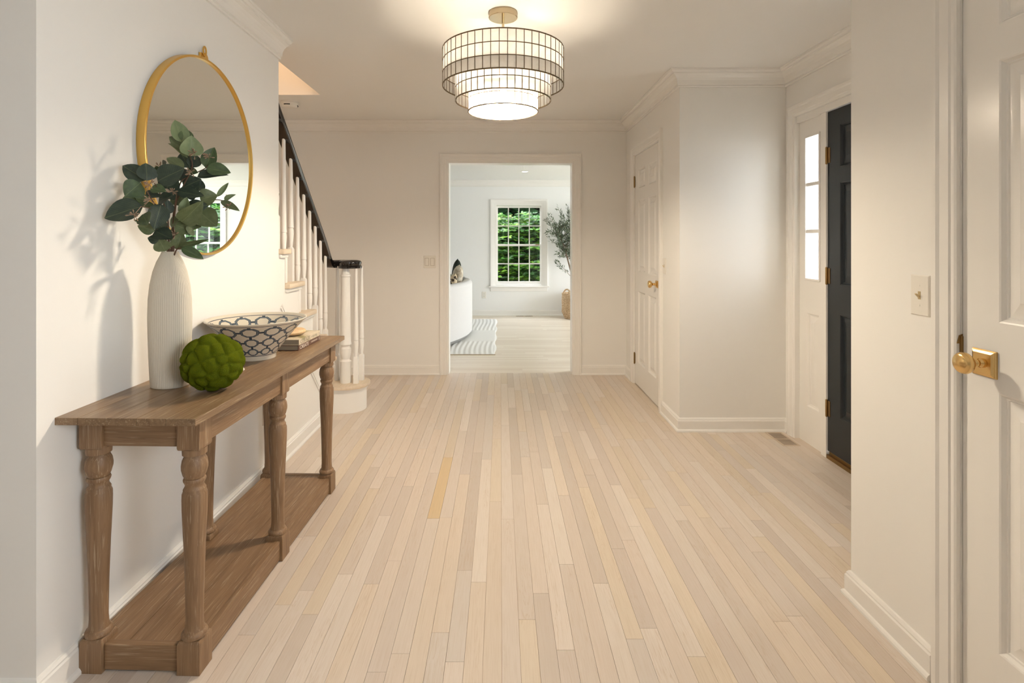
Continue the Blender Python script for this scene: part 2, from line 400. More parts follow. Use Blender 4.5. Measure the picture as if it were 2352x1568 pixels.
# closet door (hinged on the far side)
closet_map = lambda u, z, t: (XC+0.004-t, CD1-0.008-u, z+0.008)
d1 = struct(door('door_1', CD1-CD0-0.014, 2.028, [(0.20, 0.83), (1.0, 1.63), (1.73, 1.90)], 'door', closet_map), 'white six-panel closet door with brass knob')
for z in (0.22, 1.80): hinge(d1, closet_map, -0.004, z, leaf=0.012)
struct(MB().box(XC+0.001, XC+0.1, CD0, CD0+0.005, 0, 2.04).box(XC+0.001, XC+0.1, CD1-0.005, CD1, 0, 2.04).box(XC+0.001, XC+0.1, CD0, CD1, 2.038, 2.045).build('trim_closet_jamb', 'trim'))
def knob(par, base, dirv, mat='brass', s=1.0, square=0.066):
    b = MB()
    q = Vector((0,0,1)).rotation_difference(Vector(dirv)).to_matrix()
    def mp(x, y, z): return tuple(Vector(base) + Vector((0,0,0)) + q @ Vector((x*s, y*s, z*s)))
    e = square/2
    pl = MB()
    pl.loops([[mp(a*k, c*k, h) for a, c in ((-1,-1),(1,-1),(1,1),(-1,1))] for k, h in ((e,0),(e,.004),(e-.003,.006),(e-.003,.008),(e-.006,.0095),(e-.009,.011))])
    pl.build('knob_rose', mat, par)
    prof = [(0.012,.010),(0.012,.016),(0.0085,.019),(0.0085,.022),(0.0105,.024),(0.0105,.027),(0.0075,.032),(0.010,.038),(0.020,.043),(0.0265,.050),(0.0285,.057),(0.0275,.064),(0.024,.0685),(0.0225,.0695),(0.020,.0705),(0.010,.0735),(0.002,.0745)]
    rings = [[mp(r*math.cos(2*PI*j/28), r*math.sin(2*PI*j/28), h) for j in range(28)] for r, h in prof]
    MB().loops(rings).build('knob', mat, par, smooth=True, angle=50)
knob(d1, (XC+0.004, CD0+0.085, 0.945), (-1,0,0), square=0.056)
# right hand door
right_map = lambda u, z, t: (XR+0.006-t, RD1-0.002-u, z+0.008)
d3 = struct(door('door_3', RD1-RD0-0.006, 2.03, [(0.22, 0.885), (1.065, 1.735), (1.825, 1.95)], 'door', right_map), 'white six-panel door with square brass knob plate, at right edge')
knob(d3, (XR+0.006, RD1-0.072, 0.962), (-1,0,0), square=0.070)
MB().box(XR-0.002, XR+0.018, RD1-0.004, RD1+0.004, 0.955, 1.02).prism([(0, 0), (0.016, 0), (0.010, 0.022), (0.0, 0.026)], lambda a, b, t: (XR+0.006-a, RD1-0.002+t*0.1, 1.0+b), 0, 0.05).build('strike_plate', 'abrass', d3)
struct(MB().box(XR+0.0005, XR+0.1, RD1, RD1+0.0115, 0, 2.045).box(XR+0.0005, XR+0.1, RD0-0.0115, RD0, 0, 2.045).box(XR+0.0005, XR+0.1, RD0-0.0115, RD1+0.0115, 2.0451, 2.0565).box(XR+0.043, XR+0.06, RD1-0.02, RD1-0.0001, 0, 2.045).build('trim_right_jamb', 'trim'))
# black front door, hinged at its far edge
fd0, fd1 = 2.345, 3.209
front_map = lambda u, z, t: (XD+0.012-t, fd1-u, z+0.044)
d2 = struct(door('door_2', fd1-fd0, 1.995, [(0.225, 0.815), (0.985, 1.57), (1.66, 1.90)], 'black', front_map, stile=0.115, mid=0.11), 'glossy black six-panel front door')
for z in (0.25, 1.03, 1.74): hinge(d2, front_map, -0.004, z, leaf=0.028)
struct(MB().box(XD+0.002, XD+0.13, fd1+0.003, fd1+0.054, 0, 2.042).box(XD+0.002, XD+0.13, fd0-0.054, fd0-0.003, 0, 2.085).box(XD+0.002, XD+0.13, FD0, FD1, 2.043, 2.085).build('trim_front_posts', 'trim', bevel=0.003))
struct(MB().box(XD+0.004, XD+0.16, fd0-0.002, fd1+0.002, -0.02, 0.022).box(XD+0.02, XD+0.10, fd0, fd1, 0.02, 0.038).build('trim_threshold', 'abrass'))
knob(d2, (XD+0.012, fd0+0.075, 0.97), (-1,0,0), square=0.062)
def sidelight(name, y0, y1, g0, g1, label):
    mp = lambda u, z, t: (XD+0.022-t, u, z)
    s = MB().wall((y0, y1), (-0.004, 2.043), [(g0, g1, 1.045, 1.93), (g0+0.004, g1-0.004, 0.235, 0.825)], lambda u, z, t: mp(u, z, -t), 0.04).build(name, 'trim')
    MB().panel(g0+0.004, g1-0.004, 0.235, 0.825, PST, mp).build('panel', 'trim', s, smooth=True, angle=20)
    hgt = (1.93-1.045)/3
    for k in range(3):
        a, b = 1.045 + k*hgt + 0.006, 1.045 + (k+1)*hgt - 0.006
        MB().box(XD+0.040, XD+0.044, g0+0.002, g1-0.002, a, b).build('pane', 'glass', s)
    for k in (1, 2): MB().box(XD+0.020, XD+0.05, g0, g1, 1.045+k*hgt-0.012, 1.045+k*hgt+0.012).build('muntin', 'trim', s, bevel=0.003)
    MB().wall((g0-0.014, g1+0.014), (1.031, 1.944), [(g0, g1, 1.045, 1.93)], lambda u, z, t: (XD+0.022-t, u, z), 0.007).build('glazing_bead', 'trim', s, bevel=0.002)
    portal_dir((XD+0.07, (g0+g1)/2, 1.4875), g1-g0, 0.885, '-X')
    return struct(s, label)
sidelight('window_3', 3.263, 3.53, 3.313, 3.452, 'narrow white sidelight with three panes beside the black front door')
sidelight('window_4', FD0, 2.291, 2.095, 2.234, 'narrow white sidelight on the near side of the black front door')

# ------------------------------------------------------------------ living room windows
def dh_window(name, w4, label, cas=0.065):
    x0, x1, z0, z1 = w4
    s = MB().wall((x0, x1), (z0, z1), [(x0+0.02, x1-0.02, z0+0.025, z1-0.02)], lambda u, z, t: (u, YF+t, z), 0.13).build(name, 'trim')
    zm = z0 + (z1-z0)*0.5
    g0, g1 = x0+0.032, x1-0.032
    for k, (a, b, yy) in enumerate(((z0+0.03, zm+0.012, 0.035), (zm-0.012, z1-0.025, 0.065))):
        lo, hi = a + (0.045 if k == 0 else 0.03), b - 0.03
        sash = MB().wall((x0+0.018, x1-0.018), (a, b), [(g0+0.008, g1-0.008, lo, hi)], lambda u, z, t: (u, YF+yy+t, z), 0.03).build('sash', 'trim', s)
        cw = (g1 - g0 - 0.016) / 4; rh = (hi - lo) / 2
        mu = MB()
        for i in range(4):
            for j in range(2):
                MB().box(g0+0.008+i*cw+0.005, g0+0.008+(i+1)*cw-0.005, YF+yy+0.013, YF+yy+0.016, lo+j*rh+0.005, lo+(j+1)*rh-0.005).build('pane', 'glass', sash)
        for i in (1, 2, 3): MB().box(g0+0.008+i*cw-0.008, g0+0.008+i*cw+0.008, YF+yy+0.004, YF+yy+0.026, lo, hi).build('muntin', 'trim', sash)
        MB().box(g0+0.008, g1-0.008, YF+yy+0.0045, YF+yy+0.0255, lo+rh-0.008, lo+rh+0.008).build('muntin', 'trim', sash)
        if k == 0: MB().box(x1-0.12, x1-0.05, YF+yy-0.012, YF+yy+0.003, b-0.012, b+0.004).build('sash_lock', 'abrass', sash)
    MB().sweep([(x0, z0), (x0, z1), (x1, z1), (x1, z0)], [(a*1.2, b) for a, b in CASE], lambda u, z, t: (u, YF-t, z)).build('window_casing', 'trim', s, smooth=True)
    MB().box(x0-0.12, x1+0.12, YF-0.05, YF+0.02, z0-0.022, z0).build('window_sill', 'trim', s, bevel=0.006)
    MB().box(x0-0.085, x1+0.085, YF-0.016, YF, z0-0.09, z0-0.022).build('window_apron', 'trim', s, bevel=0.004)
    return struct(s, label)
dh_window('window_1', W1, 'white double-hung window with sixteen panes facing green shrubs')
dh_window('window_2', W2, 'white double-hung window of the far room, seen only in the round mirror')

# ------------------------------------------------------------------ staircase
RI, RU = 0.2055, 0.2225
yn = lambda k: 3.217 + (6-k)*RU          # nosing front of tread k
st = tag(empty('staircase', (-1.8, 4.2, 0)), 'white staircase with pale oak treads, black handrail and turned balusters', 'staircase')
OFF = Vector(st.location)
class SB(MB):                              # staircase parts: world coordinates shifted to the thing's base
    def build(s, name, mat, parent=None, **kw):
        s.v = [tuple(Vector(v) - OFF) for v in s.v]
        return super().build(name, mat, parent or st, **kw)
NT_ = 8
# skirt: stepped side panel under the treads
poly = [(YW, 0.0)]
poly += [(4.02, 0.0), (yn(2)-0.03+RU, 0.0)][:1]
pts = [(4.02, 0.0), (4.02, 0.17), (yn(2)-0.03, 0.17)]
for k in range(2, 7):
    pts.append((yn(k)-0.03, k*RI-0.03))
    pts.append((max(yn(k+1)-0.03, YW), k*RI-0.03))
pts = [(YW, 0.0)] + pts
SB().prism(pts, lambda y, z, t: (t, y, z), XL-0.03, XL).build('skirt_panel', 'trim')
# sloping panel moulding on the skirt
m0, m1 = (3.115, 0.895), (3.80, 0.215)
d_ = Vector((m1[0]-m0[0], m1[1]-m0[1])).normalized(); n_ = Vector((-d_.y, d_.x))
for q0, q1 in ((0.0, 0.011), (0.019, 0.030)):
    mp_ = [(m0[0]+n_.x*q0, m0[1]+n_.y*q0), (m1[0]+n_.x*q0, m1[1]+n_.y*q0), (m1[0]+n_.x*q1, m1[1]+n_.y*q1), (m0[0]+n_.x*q1, m0[1]+n_.y*q1)]
    SB().prism(mp_, lambda y, z, t: (t, y, z), XL, XL+0.008).build('panel_moulding', 'trim', smooth=True, angle=30)
SB().box(XL, XL+0.010, 3.80, 3.825, 0.11, 0.225).build('panel_moulding', 'trim', bevel=0.003)
for k in range(2, NT_+1):
    z = k*RI; y1_ = yn(k); y0_ = yn(k+1) - 0.03
    yb_ = y0_
    xr = XL + 0.03 if y0_ > YW - 0.02 else XL - T - 0.002
    if k == 6: xr = XL + 0.03; yb_ = YW + 0.001
    SB().box(XS+0.003, xr, yb_, y1_, z-0.03, z).build('tread', 'tread', bevel=0.009, smooth=True)
    if k <= 6:
        SB().box(XL, XL+0.014, yb_+0.001, y1_-0.014, z-0.05, z-0.03).box(XS+0.003, XL+0.014, y1_-0.03, y1_-0.014, z-0.05, z-0.03).build('tread_moulding', 'trim', bevel=0.004)
    SB().box(XS+0.003, (XL-0.03) if k <= 6 else XL-T-0.002, y1_-0.05, y1_-0.03, z-RI, z-0.03).build('riser', 'trim')
# curtail starting step
def curt(r, y_c=4.165, x_c=-1.17, n=20):
    P = [(XS+0.003, y_c+r)]
    P += [(x_c + r*math.sin(a), y_c + r*math.cos(a)) for a in [PI*i/n for i in range(n+1)]]
    P += [(XL-0.001 if r < 0.16 else XL+0.0, y_c-r), (XL-0.001 if r < 0.16 else XL+0.0, y_c-0.12), (XS+0.003, y_c-0.12)]
    return P
SB().prism(curt(0.140), XYZ, 0.0, RI-0.028).build('starting_riser', 'trim', smooth=True)
SB().prism(curt(0.150), XYZ, RI-0.045, RI-0.0282).build('tread_moulding', 'trim', smooth=True)
SB().prism(curt(0.168), XYZ, RI-0.028, RI).build('starting_tread', 'tread', bevel=0.009, smooth=True)
# balusters
railtop = lambda y: 1.545 + 0.92*(3.715 - y)
def baluster(x, y, z0, z1, bh=0.19, name='baluster'):
    b = SB(); hs = 0.0165
    b.loops([[(x-hs, y-hs, z), (x+hs, y-hs, z), (x+hs, y+hs, z), (x-hs, y+hs, z)] for z in (z0, z0+bh)], True, False)
    rr = [[(x+0.0215*1.0*c_, y+0.0215*s_, z0+bh) for c_, s_ in [(math.cos(PI/4+PI/2*i), math.sin(PI/4+PI/2*i)) for i in range(4)]]]
    seg = 16; H = z1 - z0 - bh
    prof = [(0.0165, 0.0), (0.0125, 0.010), (0.0105, 0.016), (0.013, 0.035), (0.0165, 0.075), (0.018, 0.105), (0.0165, 0.125), (0.014, 0.132), (0.0175, 0.136), (0.0175, 0.142), (0.0165, 0.146)]
    prof += [(0.0165 - 0.0065*t, 0.146 + (H-0.146)*t) for t in (0.35, 0.7, 1.0)]
    b.lathe([(0.0232, 0.0)] + prof, seg, (x, y, z0+bh), cap0=False) if False else b.lathe([(0.0165, -0.0015)] + prof, seg, (x, y, z0+bh))
    # chamfered shoulder
    b.loops([[(x-hs*k, y-hs*k, z0+bh+h), (x+hs*k, y-hs*k, z0+bh+h), (x+hs*k, y+hs*k, z0+bh+h), (x-hs*k, y+hs*k, z0+bh+h)] for k, h in ((1, 0), (0.62, 0.012))], False, True)
    return b.build(name, 'trim', smooth=True, angle=35)
XBAL = -1.31
for k in range(2, 6):
    for j in (0, 1):
        y = yn(k) - 0.045 - j*RU/2
        if y < YW + 0.03: continue
        baluster(XBAL, y, k*RI, railtop(y) - 0.035, 0.17 + 0.05*(1 - j)*0.6)
baluster(XBAL, yn(6) - 0.045, 6*RI, railtop(yn(6)-0.045) - 0.035)
for x, y in ((-1.092, 4.105), (-1.075, 4.205), (-1.135, 4.262), (-1.262, 4.20)): baluster(x, y, RI, 1.085)
b = SB()
b.lathe([(0.040, 0), (0.040, 0.15), (0.042, 0.155), (0.042, 0.165), (0.033, 0.172), (0.030, 0.18), (0.036, 0.20), (0.042, 0.235), (0.040, 0.26), (0.030, 0.272), (0.030, 0.278), (0.044, 0.29), (0.044, 0.30), (0.041, 0.31), (0.040, 0.36), (0.033, 0.76), (0.032, 0.80), (0.037, 0.805), (0.037, 0.817), (0.031, 0.822), (0.026, 0.86), (0.026, 0.885)], 28, (-1.178, 4.13, RI))
b.build('newel_post', 'trim', smooth=True, angle=35)
# handrail with volute
RP = [(-0.030, 0.0), (-0.031, 0.016), (-0.024, 0.022), (-0.026, 0.032), (-0.029, 0.042), (-0.024, 0.054), (-0.010, 0.060), (0.010, 0.060), (0.024, 0.054), (0.029, 0.042), (0.026, 0.032), (0.024, 0.022), (0.031, 0.016), (0.030, 0.0)]
path = []
for i in range(9): y = 2.2 + (3.96-2.2)*i/8; path.append(Vector((XBAL, y, railtop(y) - 0.055)))
z_end = 1.072; p0 = path[-1]; p3 = Vector((XBAL, 4.20, z_end)); slope = Vector((0, 1, -0.92)).normalized()
p1 = p0 + slope*0.16; p2 = p3 - Vector((0, 0.09, 0))
for i in range(1, 11):
    t = i/10; path.append(p0*(1-t)**3 + p1*3*t*(1-t)**2 + p2*3*t*t*(1-t) + p3*t**3)
cxv, cyv = -1.195, 4.165
for i in range(1, 40):
    a = PI*0.93 - i*0.15; rad = 0.105 - 0.0017*i
    path.append(Vector((cxv + 0.0009*i + rad*math.cos(a)*1.0, cyv - 0.0006*i + rad*math.sin(a)*0.95, z_end)))
b = SB(); rings = []
for i, p in enumerate(path):
    d = (path[min(i+1, len(path)-1)] - path[max(i-1, 0)]).normalized()
    sd = d.cross(Vector((0,0,1))).normalized(); u_ = sd.cross(d).normalized()
    rings.append([p + sd*a + u_*h for a, h in RP])
b.loops(rings)
b.build('handrail', 'rail', smooth=True, angle=40)
SB().lathe([(0.080, 0.0), (0.082, 0.014), (0.072, 0.022), (0.076, 0.036), (0.078, 0.044), (0.070, 0.056), (0.045, 0.0625), (0.0, 0.0635)], 36, (-1.140, 4.150, z_end)).build('volute_cap', 'rail', smooth=True, angle=50)
# upstairs lamp light (lamp of the upper landing)
l = bpy.data.lights.new('landing_lamp', 'POINT'); l.energy = 60; l.color = (1.0, 0.66, 0.40); l.shadow_soft_size = 0.12
lo = bpy.data.objects.new('landing_lamp', l); COL.objects.link(lo); lo.location = (-1.0, 3.0, 4.35)

# ------------------------------------------------------------------ chandelier
CXH, CYH = 0.012, 2.712
ch = tag(empty('chandelier', (CXH, CYH, HC)), 'three-tier round capiz shell drum chandelier on a short brass stem', 'chandelier')
MB().lathe([(0.071, 0), (0.072, -0.006), (0.072, -0.028), (0.069, -0.031), (0.0, -0.031)], 48).build('canopy', 'pbrass', ch, smooth=True, angle=30)
MB().lathe([(0.0065, -0.03), (0.0065, -0.19)], 14).lathe([(0.05, -0.19), (0.05, -0.196)], 24).build('stem', 'pbrass', ch, smooth=True)
def shellmat():
    t = NT('capiz_shell'); co = t.coord('Object'); oi = t.n('ShaderNodeObjectInfo')
    cx = t.n('ShaderNodeCombineXYZ'); t.l(t.math('MULTIPLY', oi.outputs['Random'], 30.0), cx.inputs[0])
    n = t.noise(t.coord('Object', off=cx.outputs[0]), 16, 4, 0.6, 1.5)
    c = t.ramp(n, [(0.30, (0.88, 0.86, 0.82)), (0.65, (0.98, 0.97, 0.95))])
    tr = t.n('ShaderNodeBsdfTranslucent'); t.l(c, tr.inputs[0]); di = t.n('ShaderNodeBsdfDiffuse'); t.l(c, di.inputs[0])
    gl = t.n('ShaderNodeBsdfGlossy'); gl.inputs['Roughness'].default_value = 0.25
    m1 = t.n('ShaderNodeMixShader'); m1.inputs[0].default_value = 0.86; t.l(di.outputs[0], m1.inputs[1]); t.l(tr.outputs[0], m1.inputs[2])
    m2 = t.n('ShaderNodeMixShader'); m2.inputs[0].default_value = 0.06; t.l(m1.outputs[0], m2.inputs[1]); t.l(gl.outputs[0], m2.inputs[2])
    tp = t.n('ShaderNodeBsdfTransparent'); m3 = t.n('ShaderNodeMixShader'); m3.inputs[0].default_value = 0.22; t.l(m2.outputs[0], m3.inputs[1]); t.l(tp.outputs[0], m3.inputs[2])
    t.l(m3.outputs[0], t.out.inputs['Surface']); return t.m
M['shell'] = shellmat(); M['came'] = metal('bronze_came', (0.16, 0.11, 0.06, 1), 0.45)
for rad, zt, zb, nrow, ncol in ((0.300, 2.226, 2.049, 3, 50), (0.237, 2.097, 1.977, 2, 42), (0.174, 2.040, 1.924, 2, 30)):
    zt -= HC; zb -= HC; rh = (zt-zb)/nrow
    fr = MB()
    for i in range(nrow+1):
        z = zb + i*rh; hh = 0.0018 if 0 < i < nrow else 0.0026
        fr.lathe([(rad-0.0022, z-hh), (rad+0.0022, z-hh), (rad+0.0022, z+hh), (rad-0.0022, z+hh), (rad-0.0022, z-hh)], ncol, cap0=False, cap1=False)
    for j in range(ncol):
        a = 2*PI*j/ncol; c, s_ = math.cos(a), math.sin(a); hw = 0.0014
        q = lambda rr, tt, z: (rr*c - tt*s_, rr*s_ + tt*c, z)
        fr.loops([[q(rad-0.002, -hw, z), q(rad+0.002, -hw, z), q(rad+0.002, hw, z), q(rad-0.002, hw, z)] for z in (zb, zt)])
    for j in range(3):      # spider arms that carry the tier
        a = 2*PI*j/3 + 0.5; fr.tube([(0.005*math.cos(a), 0.005*math.sin(a), -0.193), (rad*math.cos(a), rad*math.sin(a), zt)], 0.002, 6)
    fo = fr.build('drum_frame', 'came', ch)
    al = PI/ncol; hw = rad*math.sin(al) - 0.0013; hh = rh/2 - 0.0014
    pm = MB().box(-hw, hw, -0.0006, 0.0006, -hh, hh)
    me = bpy.data.meshes.new('shell_pane'); me.from_pydata(pm.v, [], pm.f); me.materials.append(M['shell'])
    for i in range(nrow):
        for j in range(ncol):
            a = 2*PI*(j+0.5)/ncol; rr = rad*math.cos(al)
            o = bpy.data.objects.new('shell_pane', me); COL.objects.link(o); o.parent = fo
            o.location = (rr*math.cos(a), rr*math.sin(a), zb + (i+0.5)*rh); o.rotation_euler = (0, 0, a + PI/2)
M['bulb'] = emit('lit_bulb', (1.0, 0.85, 0.655, 1), 820.0)
M['bulb'].node_tree.nodes['Principled BSDF'].inputs['Base Color'].default_value = (0.8, 0.8, 0.8, 1)
M['acrylic'] = shellmat(); M['acrylic'].name = 'added_diffuser_acrylic'
for nd in M['acrylic'].node_tree.nodes:
    if nd.type == 'MIX_SHADER' and abs(nd.inputs[0].default_value - 0.86) < 1e-3: nd.inputs[0].default_value = 0.62
    if nd.type == 'MIX_SHADER' and abs(nd.inputs[0].default_value - 0.22) < 1e-3: nd.inputs[0].default_value = 0.0
MB().lathe([(0.171, 2.030-HC), (0.171, 2.033-HC)], 40).build('added_diffuser', 'acrylic', ch)  # added sheet over the inner drum, tones down the light on the ceiling
M['bulb_added'] = emit('added_upper_bulb', (1.0, 0.85, 0.655, 1), 140.0)
for j in range(3):  # unseen bulbs added above the sheet to light top tier and ceiling
    a = 2*PI*j/3 + 0.2; x, y = 0.075*math.cos(a), 0.075*math.sin(a)
    MB().lathe([(0.010, -0.387), (0.012, -0.374), (0.022, -0.362), (0.025, -0.350), (0.020, -0.338), (0.010, -0.331), (0.0, -0.329)], 12, (x, y, 0)).build('bulb', 'bulb_added', ch, smooth=True)
for j in range(3):
    a = 2*PI*j/3 + 0.9; x, y = 0.055*math.cos(a), 0.055*math.sin(a)
    MB().tube([(0, 0, -0.194), (x, y, -0.36), (x, y, -0.395)], 0.006, 8).lathe([(0.016, -0.392), (0.018, -0.408), (0.018, -0.413), (0.016, -0.411)], 20, (x, y, 0)).build('lamp_holder', 'pbrass', ch, smooth=True)
    MB().lathe([(0.012, -0.408), (0.022, -0.42), (0.030, -0.44), (0.028, -0.456), (0.016, -0.468), (0.0, -0.471)], 12, (x, y, 0)).build('bulb', 'bulb', ch, smooth=True)

# ------------------------------------------------------------------ console table
tb = tag(empty('console_table', (-1.058, 1.605, 0), -0.026), 'weathered oak console table with six turned legs and low shelf', 'table')
# local frame: x across (0.36 feet width), y along (0..1.215)
FW, LG = 0.362, 1.215
fx0, fx1 = -FW/2 - 0.010, FW/2 - 0.010
BW = 0.068
TOPZ = 0.780
for i in range(5):      # top boards
    bw = 0.425/5; a = -0.225 + i*bw
    MB().box(a+0.0004, a+bw-0.0004, -0.068, LG+0.06, TOPZ-0.021, TOPZ).build('top_board', 'oak_top', tb, bevel=0.0012)
legprof = [(0.028, 0.000), (0.0355, 0.003), (0.0365, 0.010), (0.033, 0.017), (0.0285, 0.020), (0.026, 0.028), (0.0245, 0.05), (0.0245, 0.08), (0.026, 0.16), (0.030, 0.28), (0.0345, 0.38), (0.0350, 0.41), (0.0345, 0.428), (0.031, 0.437), (0.0315, 0.441), (0.030, 0.444), (0.0265, 0.449), (0.0258, 0.456), (0.029, 0.462), (0.0305, 0.465), (0.0315, 0.470), (0.0295, 0.475), (0.0275, 0.476), (0.032, 0.485), (0.0362, 0.502), (0.0365, 0.512), (0.034, 0.528), (0.0285, 0.540), (0.027, 0.543), (0.0335, 0.546), (0.034, 0.556), (0.034, 0.565)]
Z0L = 0.098; Z1L = 0.663
def feet_block(x, y):
    b = MB(); h = BW/2
    b.loops([[(x-h*k, y-h*k, z), (x+h*k, y-h*k, z), (x+h*k, y+h*k, z), (x-h*k, y+h*k, z)] for k, z in ((1, 0), (1, 0.086), (0.985, 0.091), (0.94, 0.095), (0.86, 0.0985))])
    return b
yy3 = (BW/2, LG/2, LG-BW/2)
for x in (fx0+BW/2, fx1-BW/2):
    for y in yy3:
        sl = (Z1L - Z0L)/0.565
        lg = MB().lathe([(r, Z0L + h*sl) for r, h in legprof], 28, (x, y, 0)).build('leg', 'oak_z', tb, smooth=True, angle=38)
        feet_block(x, y).build('foot_block', 'oak_z', lg, bevel=0.0015)
        h = BW/2
        MB().loops([[(x-h*k, y-h*k, z), (x+h*k, y-h*k, z), (x+h*k, y+h*k, z), (x-h*k, y+h*k, z)] for k, z in ((0.90, 0.662), (0.97, 0.6645), (1, 0.670), (1, TOPZ-0.0212))]).build('corner_block', 'oak_z', lg, bevel=0.001)
A0, A1 = 0.672, TOPZ-0.0212
MB().box(fx0+BW, fx1-BW, 0.010, 0.032, A0, A1).build('end_apron', 'oak_x', tb, bevel=0.001)
MB().box(fx0+BW, fx1-BW, LG-0.032, LG-0.010, A0, A1).build('end_apron', 'oak_x', tb, bevel=0.001)
for x in (fx1-0.030, fx0+0.008):
    for a, b_ in ((BW, LG/2-BW/2), (LG/2+BW/2, LG-BW)): MB().box(x, x+0.022, a, b_, A0, A1).build('side_apron', 'oak_y', tb, bevel=0.001)
# low shelf: boards in a rail frame
for i in range(3):
    a = fx0+0.030 + i*(FW-0.06)/3; MB().box(a+0.0004, a+(FW-0.06)/3-0.0004, 0.030, LG-0.030, 0.060, 0.080).build('shelf_board', 'oak_y', tb, bevel=0.0008)
for y in (0.010, LG-0.032): MB().box(fx0+BW, fx1-BW, y, y+0.022, 0.006, 0.082).build('shelf_rail', 'oak_x', tb, bevel=0.003)
for x in (fx1-0.032, fx0+0.010):
    for a, b_ in ((BW, LG/2-BW/2), (LG/2+BW/2, LG-BW)): MB().box(x, x+0.022, a, b_, 0.006, 0.082).build('shelf_rail', 'oak_y', tb, bevel=0.003)

# ------------------------------------------------------------------ mirror
MY, MZ, MR = 2.297, 1.633, 0.412
mi = tag(empty('round_mirror', (XL+0.001, MY, MZ)), 'large round wall mirror in a deep brushed gold frame', 'mirror')
MB().lathe([(MR, 0.0), (MR, 0.030), (MR-0.001, 0.031), (MR-0.008, 0.031), (MR-0.009, 0.030), (MR-0.009, 0.0), (MR, 0.0)], 128, axis='x', cap0=False, cap1=False).build('mirror_frame', 'gold', mi, smooth=True, angle=30)
MB().lathe([(MR-0.009, 0.022), (0.0, 0.022)], 128, axis='x', cap0=False, cap1=False).build('mirror_glass', 'mirror', mi)
hk = MB().lathe([(0.022, 0.004), (0.022, 0.012)], 24, (0, 0.010, MR+0.010), axis='x').box(0.0, 0.010, -0.022, 0.0, MR+0.003, MR+0.026)
hk.tube([(0.014, 0.011*math.cos(a), MR+0.036+0.020*math.sin(a)) for a in [2*PI*i/20 for i in range(21)]], 0.0035, 8)
hk.build('hanging_loop', 'gold', mi, smooth=True, angle=40)

# ------------------------------------------------------------------ vase
def loc_on_table(px, py): return at(px, py, F*(CH-TOPZ)/(py-CY))
vb = Vector((-1.143, 1.880, TOPZ+0.0005))
vs_ = tag(empty('vase', vb, 0.10), 'tall cream ribbed ceramic vase holding eucalyptus stems', 'vase')
VP = [(0.000, 0.0), (0.058, 0.0), (0.061, 0.003), (0.063, 0.03), (0.066, 0.10), (0.0685, 0.18), (0.0695, 0.24), (0.068, 0.30), (0.063, 0.35), (0.054, 0.395), (0.042, 0.430), (0.031, 0.452), (0.027, 0.462), (0.026, 0.464), (0.0235, 0.462), (0.0255, 0.450), (0.030, 0.43)]
def spl(P, n):
    out = []
    for i in range(len(P)-1):
        for k in range(n): t = k/n; out.append((P[i][0]*(1-t)+P[i+1][0]*t, P[i][1]*(1-t)+P[i+1][1]*t))
    return out + [P[-1]]
rings = []; SEG = 64*4
for r, h in [VP[0], VP[1]] + spl(VP[2:13], 3) + VP[13:]:
    ring = []
    for j in range(SEG):
        a = 2*PI*j/SEG; rb = 0.0013*(0.5+0.5*math.cos(64*a)) if 0.002 < h < 0.4625 and r > 0.02 else 0
        ring.append(((r-rb)*math.cos(a), (r-rb)*math.sin(a)*0.80, h))
    rings.append(ring)
MB().loops(rings, True, False).build('vase_body', paint('cream_bisque', srgb(210, 202, 187), 0.75, spec=0.2), vs_, smooth=True, angle=70)

# ------------------------------------------------------------------ eucalyptus bouquet
bq = tag(empty('eucalyptus_bouquet', vb + Vector((0, 0, 0.455))), 'spray of dark green eucalyptus leaves with seed clusters in tall vase', 'foliage')
BQ = Vector(bq.location)
def leafmat(name, c, c2, back):
    t = NT(name); tc = t.n('ShaderNodeTexCoord'); sp = t.n('ShaderNodeSeparateXYZ'); t.l(tc.outputs['Object'], sp.inputs[0])
    ax = t.math('ABSOLUTE', sp.outputs[0])
    rib = t.math('LESS_THAN', ax, 0.012)
    v = t.math('SINE', t.math('MULTIPLY', t.math('SUBTRACT', sp.outputs[1], t.math('MULTIPLY', ax, 0.9)), 70.0))
    v = t.math('MULTIPLY', t.math('GREATER_THAN', v, 0.90), 0.16)
    n = t.noise(t.coord('Object'), 4.0, 3)
    base = t.mix(t.ramp(n, [(0.35, (0,0,0)), (0.7, (1,1,1))]), c, c2)
    base = t.mix(t.math('MAXIMUM', t.math('MULTIPLY', rib, 0.7), v), base, t.mix(0.35, c2, srgb(150, 160, 110)))
    ge = t.n('ShaderNodeNewGeometry')
    t.set(Base_Color=t.mix(ge.outputs['Backfacing'], base, back), Roughness=0.55)
    return t.m
LM = [leafmat('leaf_dark', srgb(38, 52, 44), srgb(56, 70, 54), srgb(82, 92, 66)),
      leafmat('leaf_mid', srgb(58, 76, 48), srgb(76, 96, 58), srgb(96, 106, 72)),
      leafmat('leaf_olive', srgb(86, 98, 64), srgb(104, 114, 78), srgb(108, 116, 82)),
      leafmat('leaf_sage', srgb(106, 122, 84), srgb(120, 134, 96), srgb(118, 126, 94))]
def leafmesh(mat, curl, fold, shape):
    nv, nu = 9, 6; V, Fc = [], []
    for i in range(nv+1):
        t = i/nv
        wd = (math.sin(PI*min(1, t**shape))**0.75)*0.5 if t < 1 else 0.0
        wd = max(wd, 0.012)
        for j in range(nu+1):
            s = j/nu*2-1
            V.append((s*wd, t, curl*(t*t - 0.3*t)*1.0 + fold*abs(s)*wd*1.2 + 0.02*math.sin(7*t + 3*s)))
    for i in range(nv):
        for j in range(nu): a = i*(nu+1)+j; Fc.append((a, a+1, a+nu+2, a+nu+1))
    me = bpy.data.meshes.new('leaf'); me.from_pydata(V, [], Fc)
    for p in me.polygons: p.use_smooth = True
    me.materials.append(mat); return me
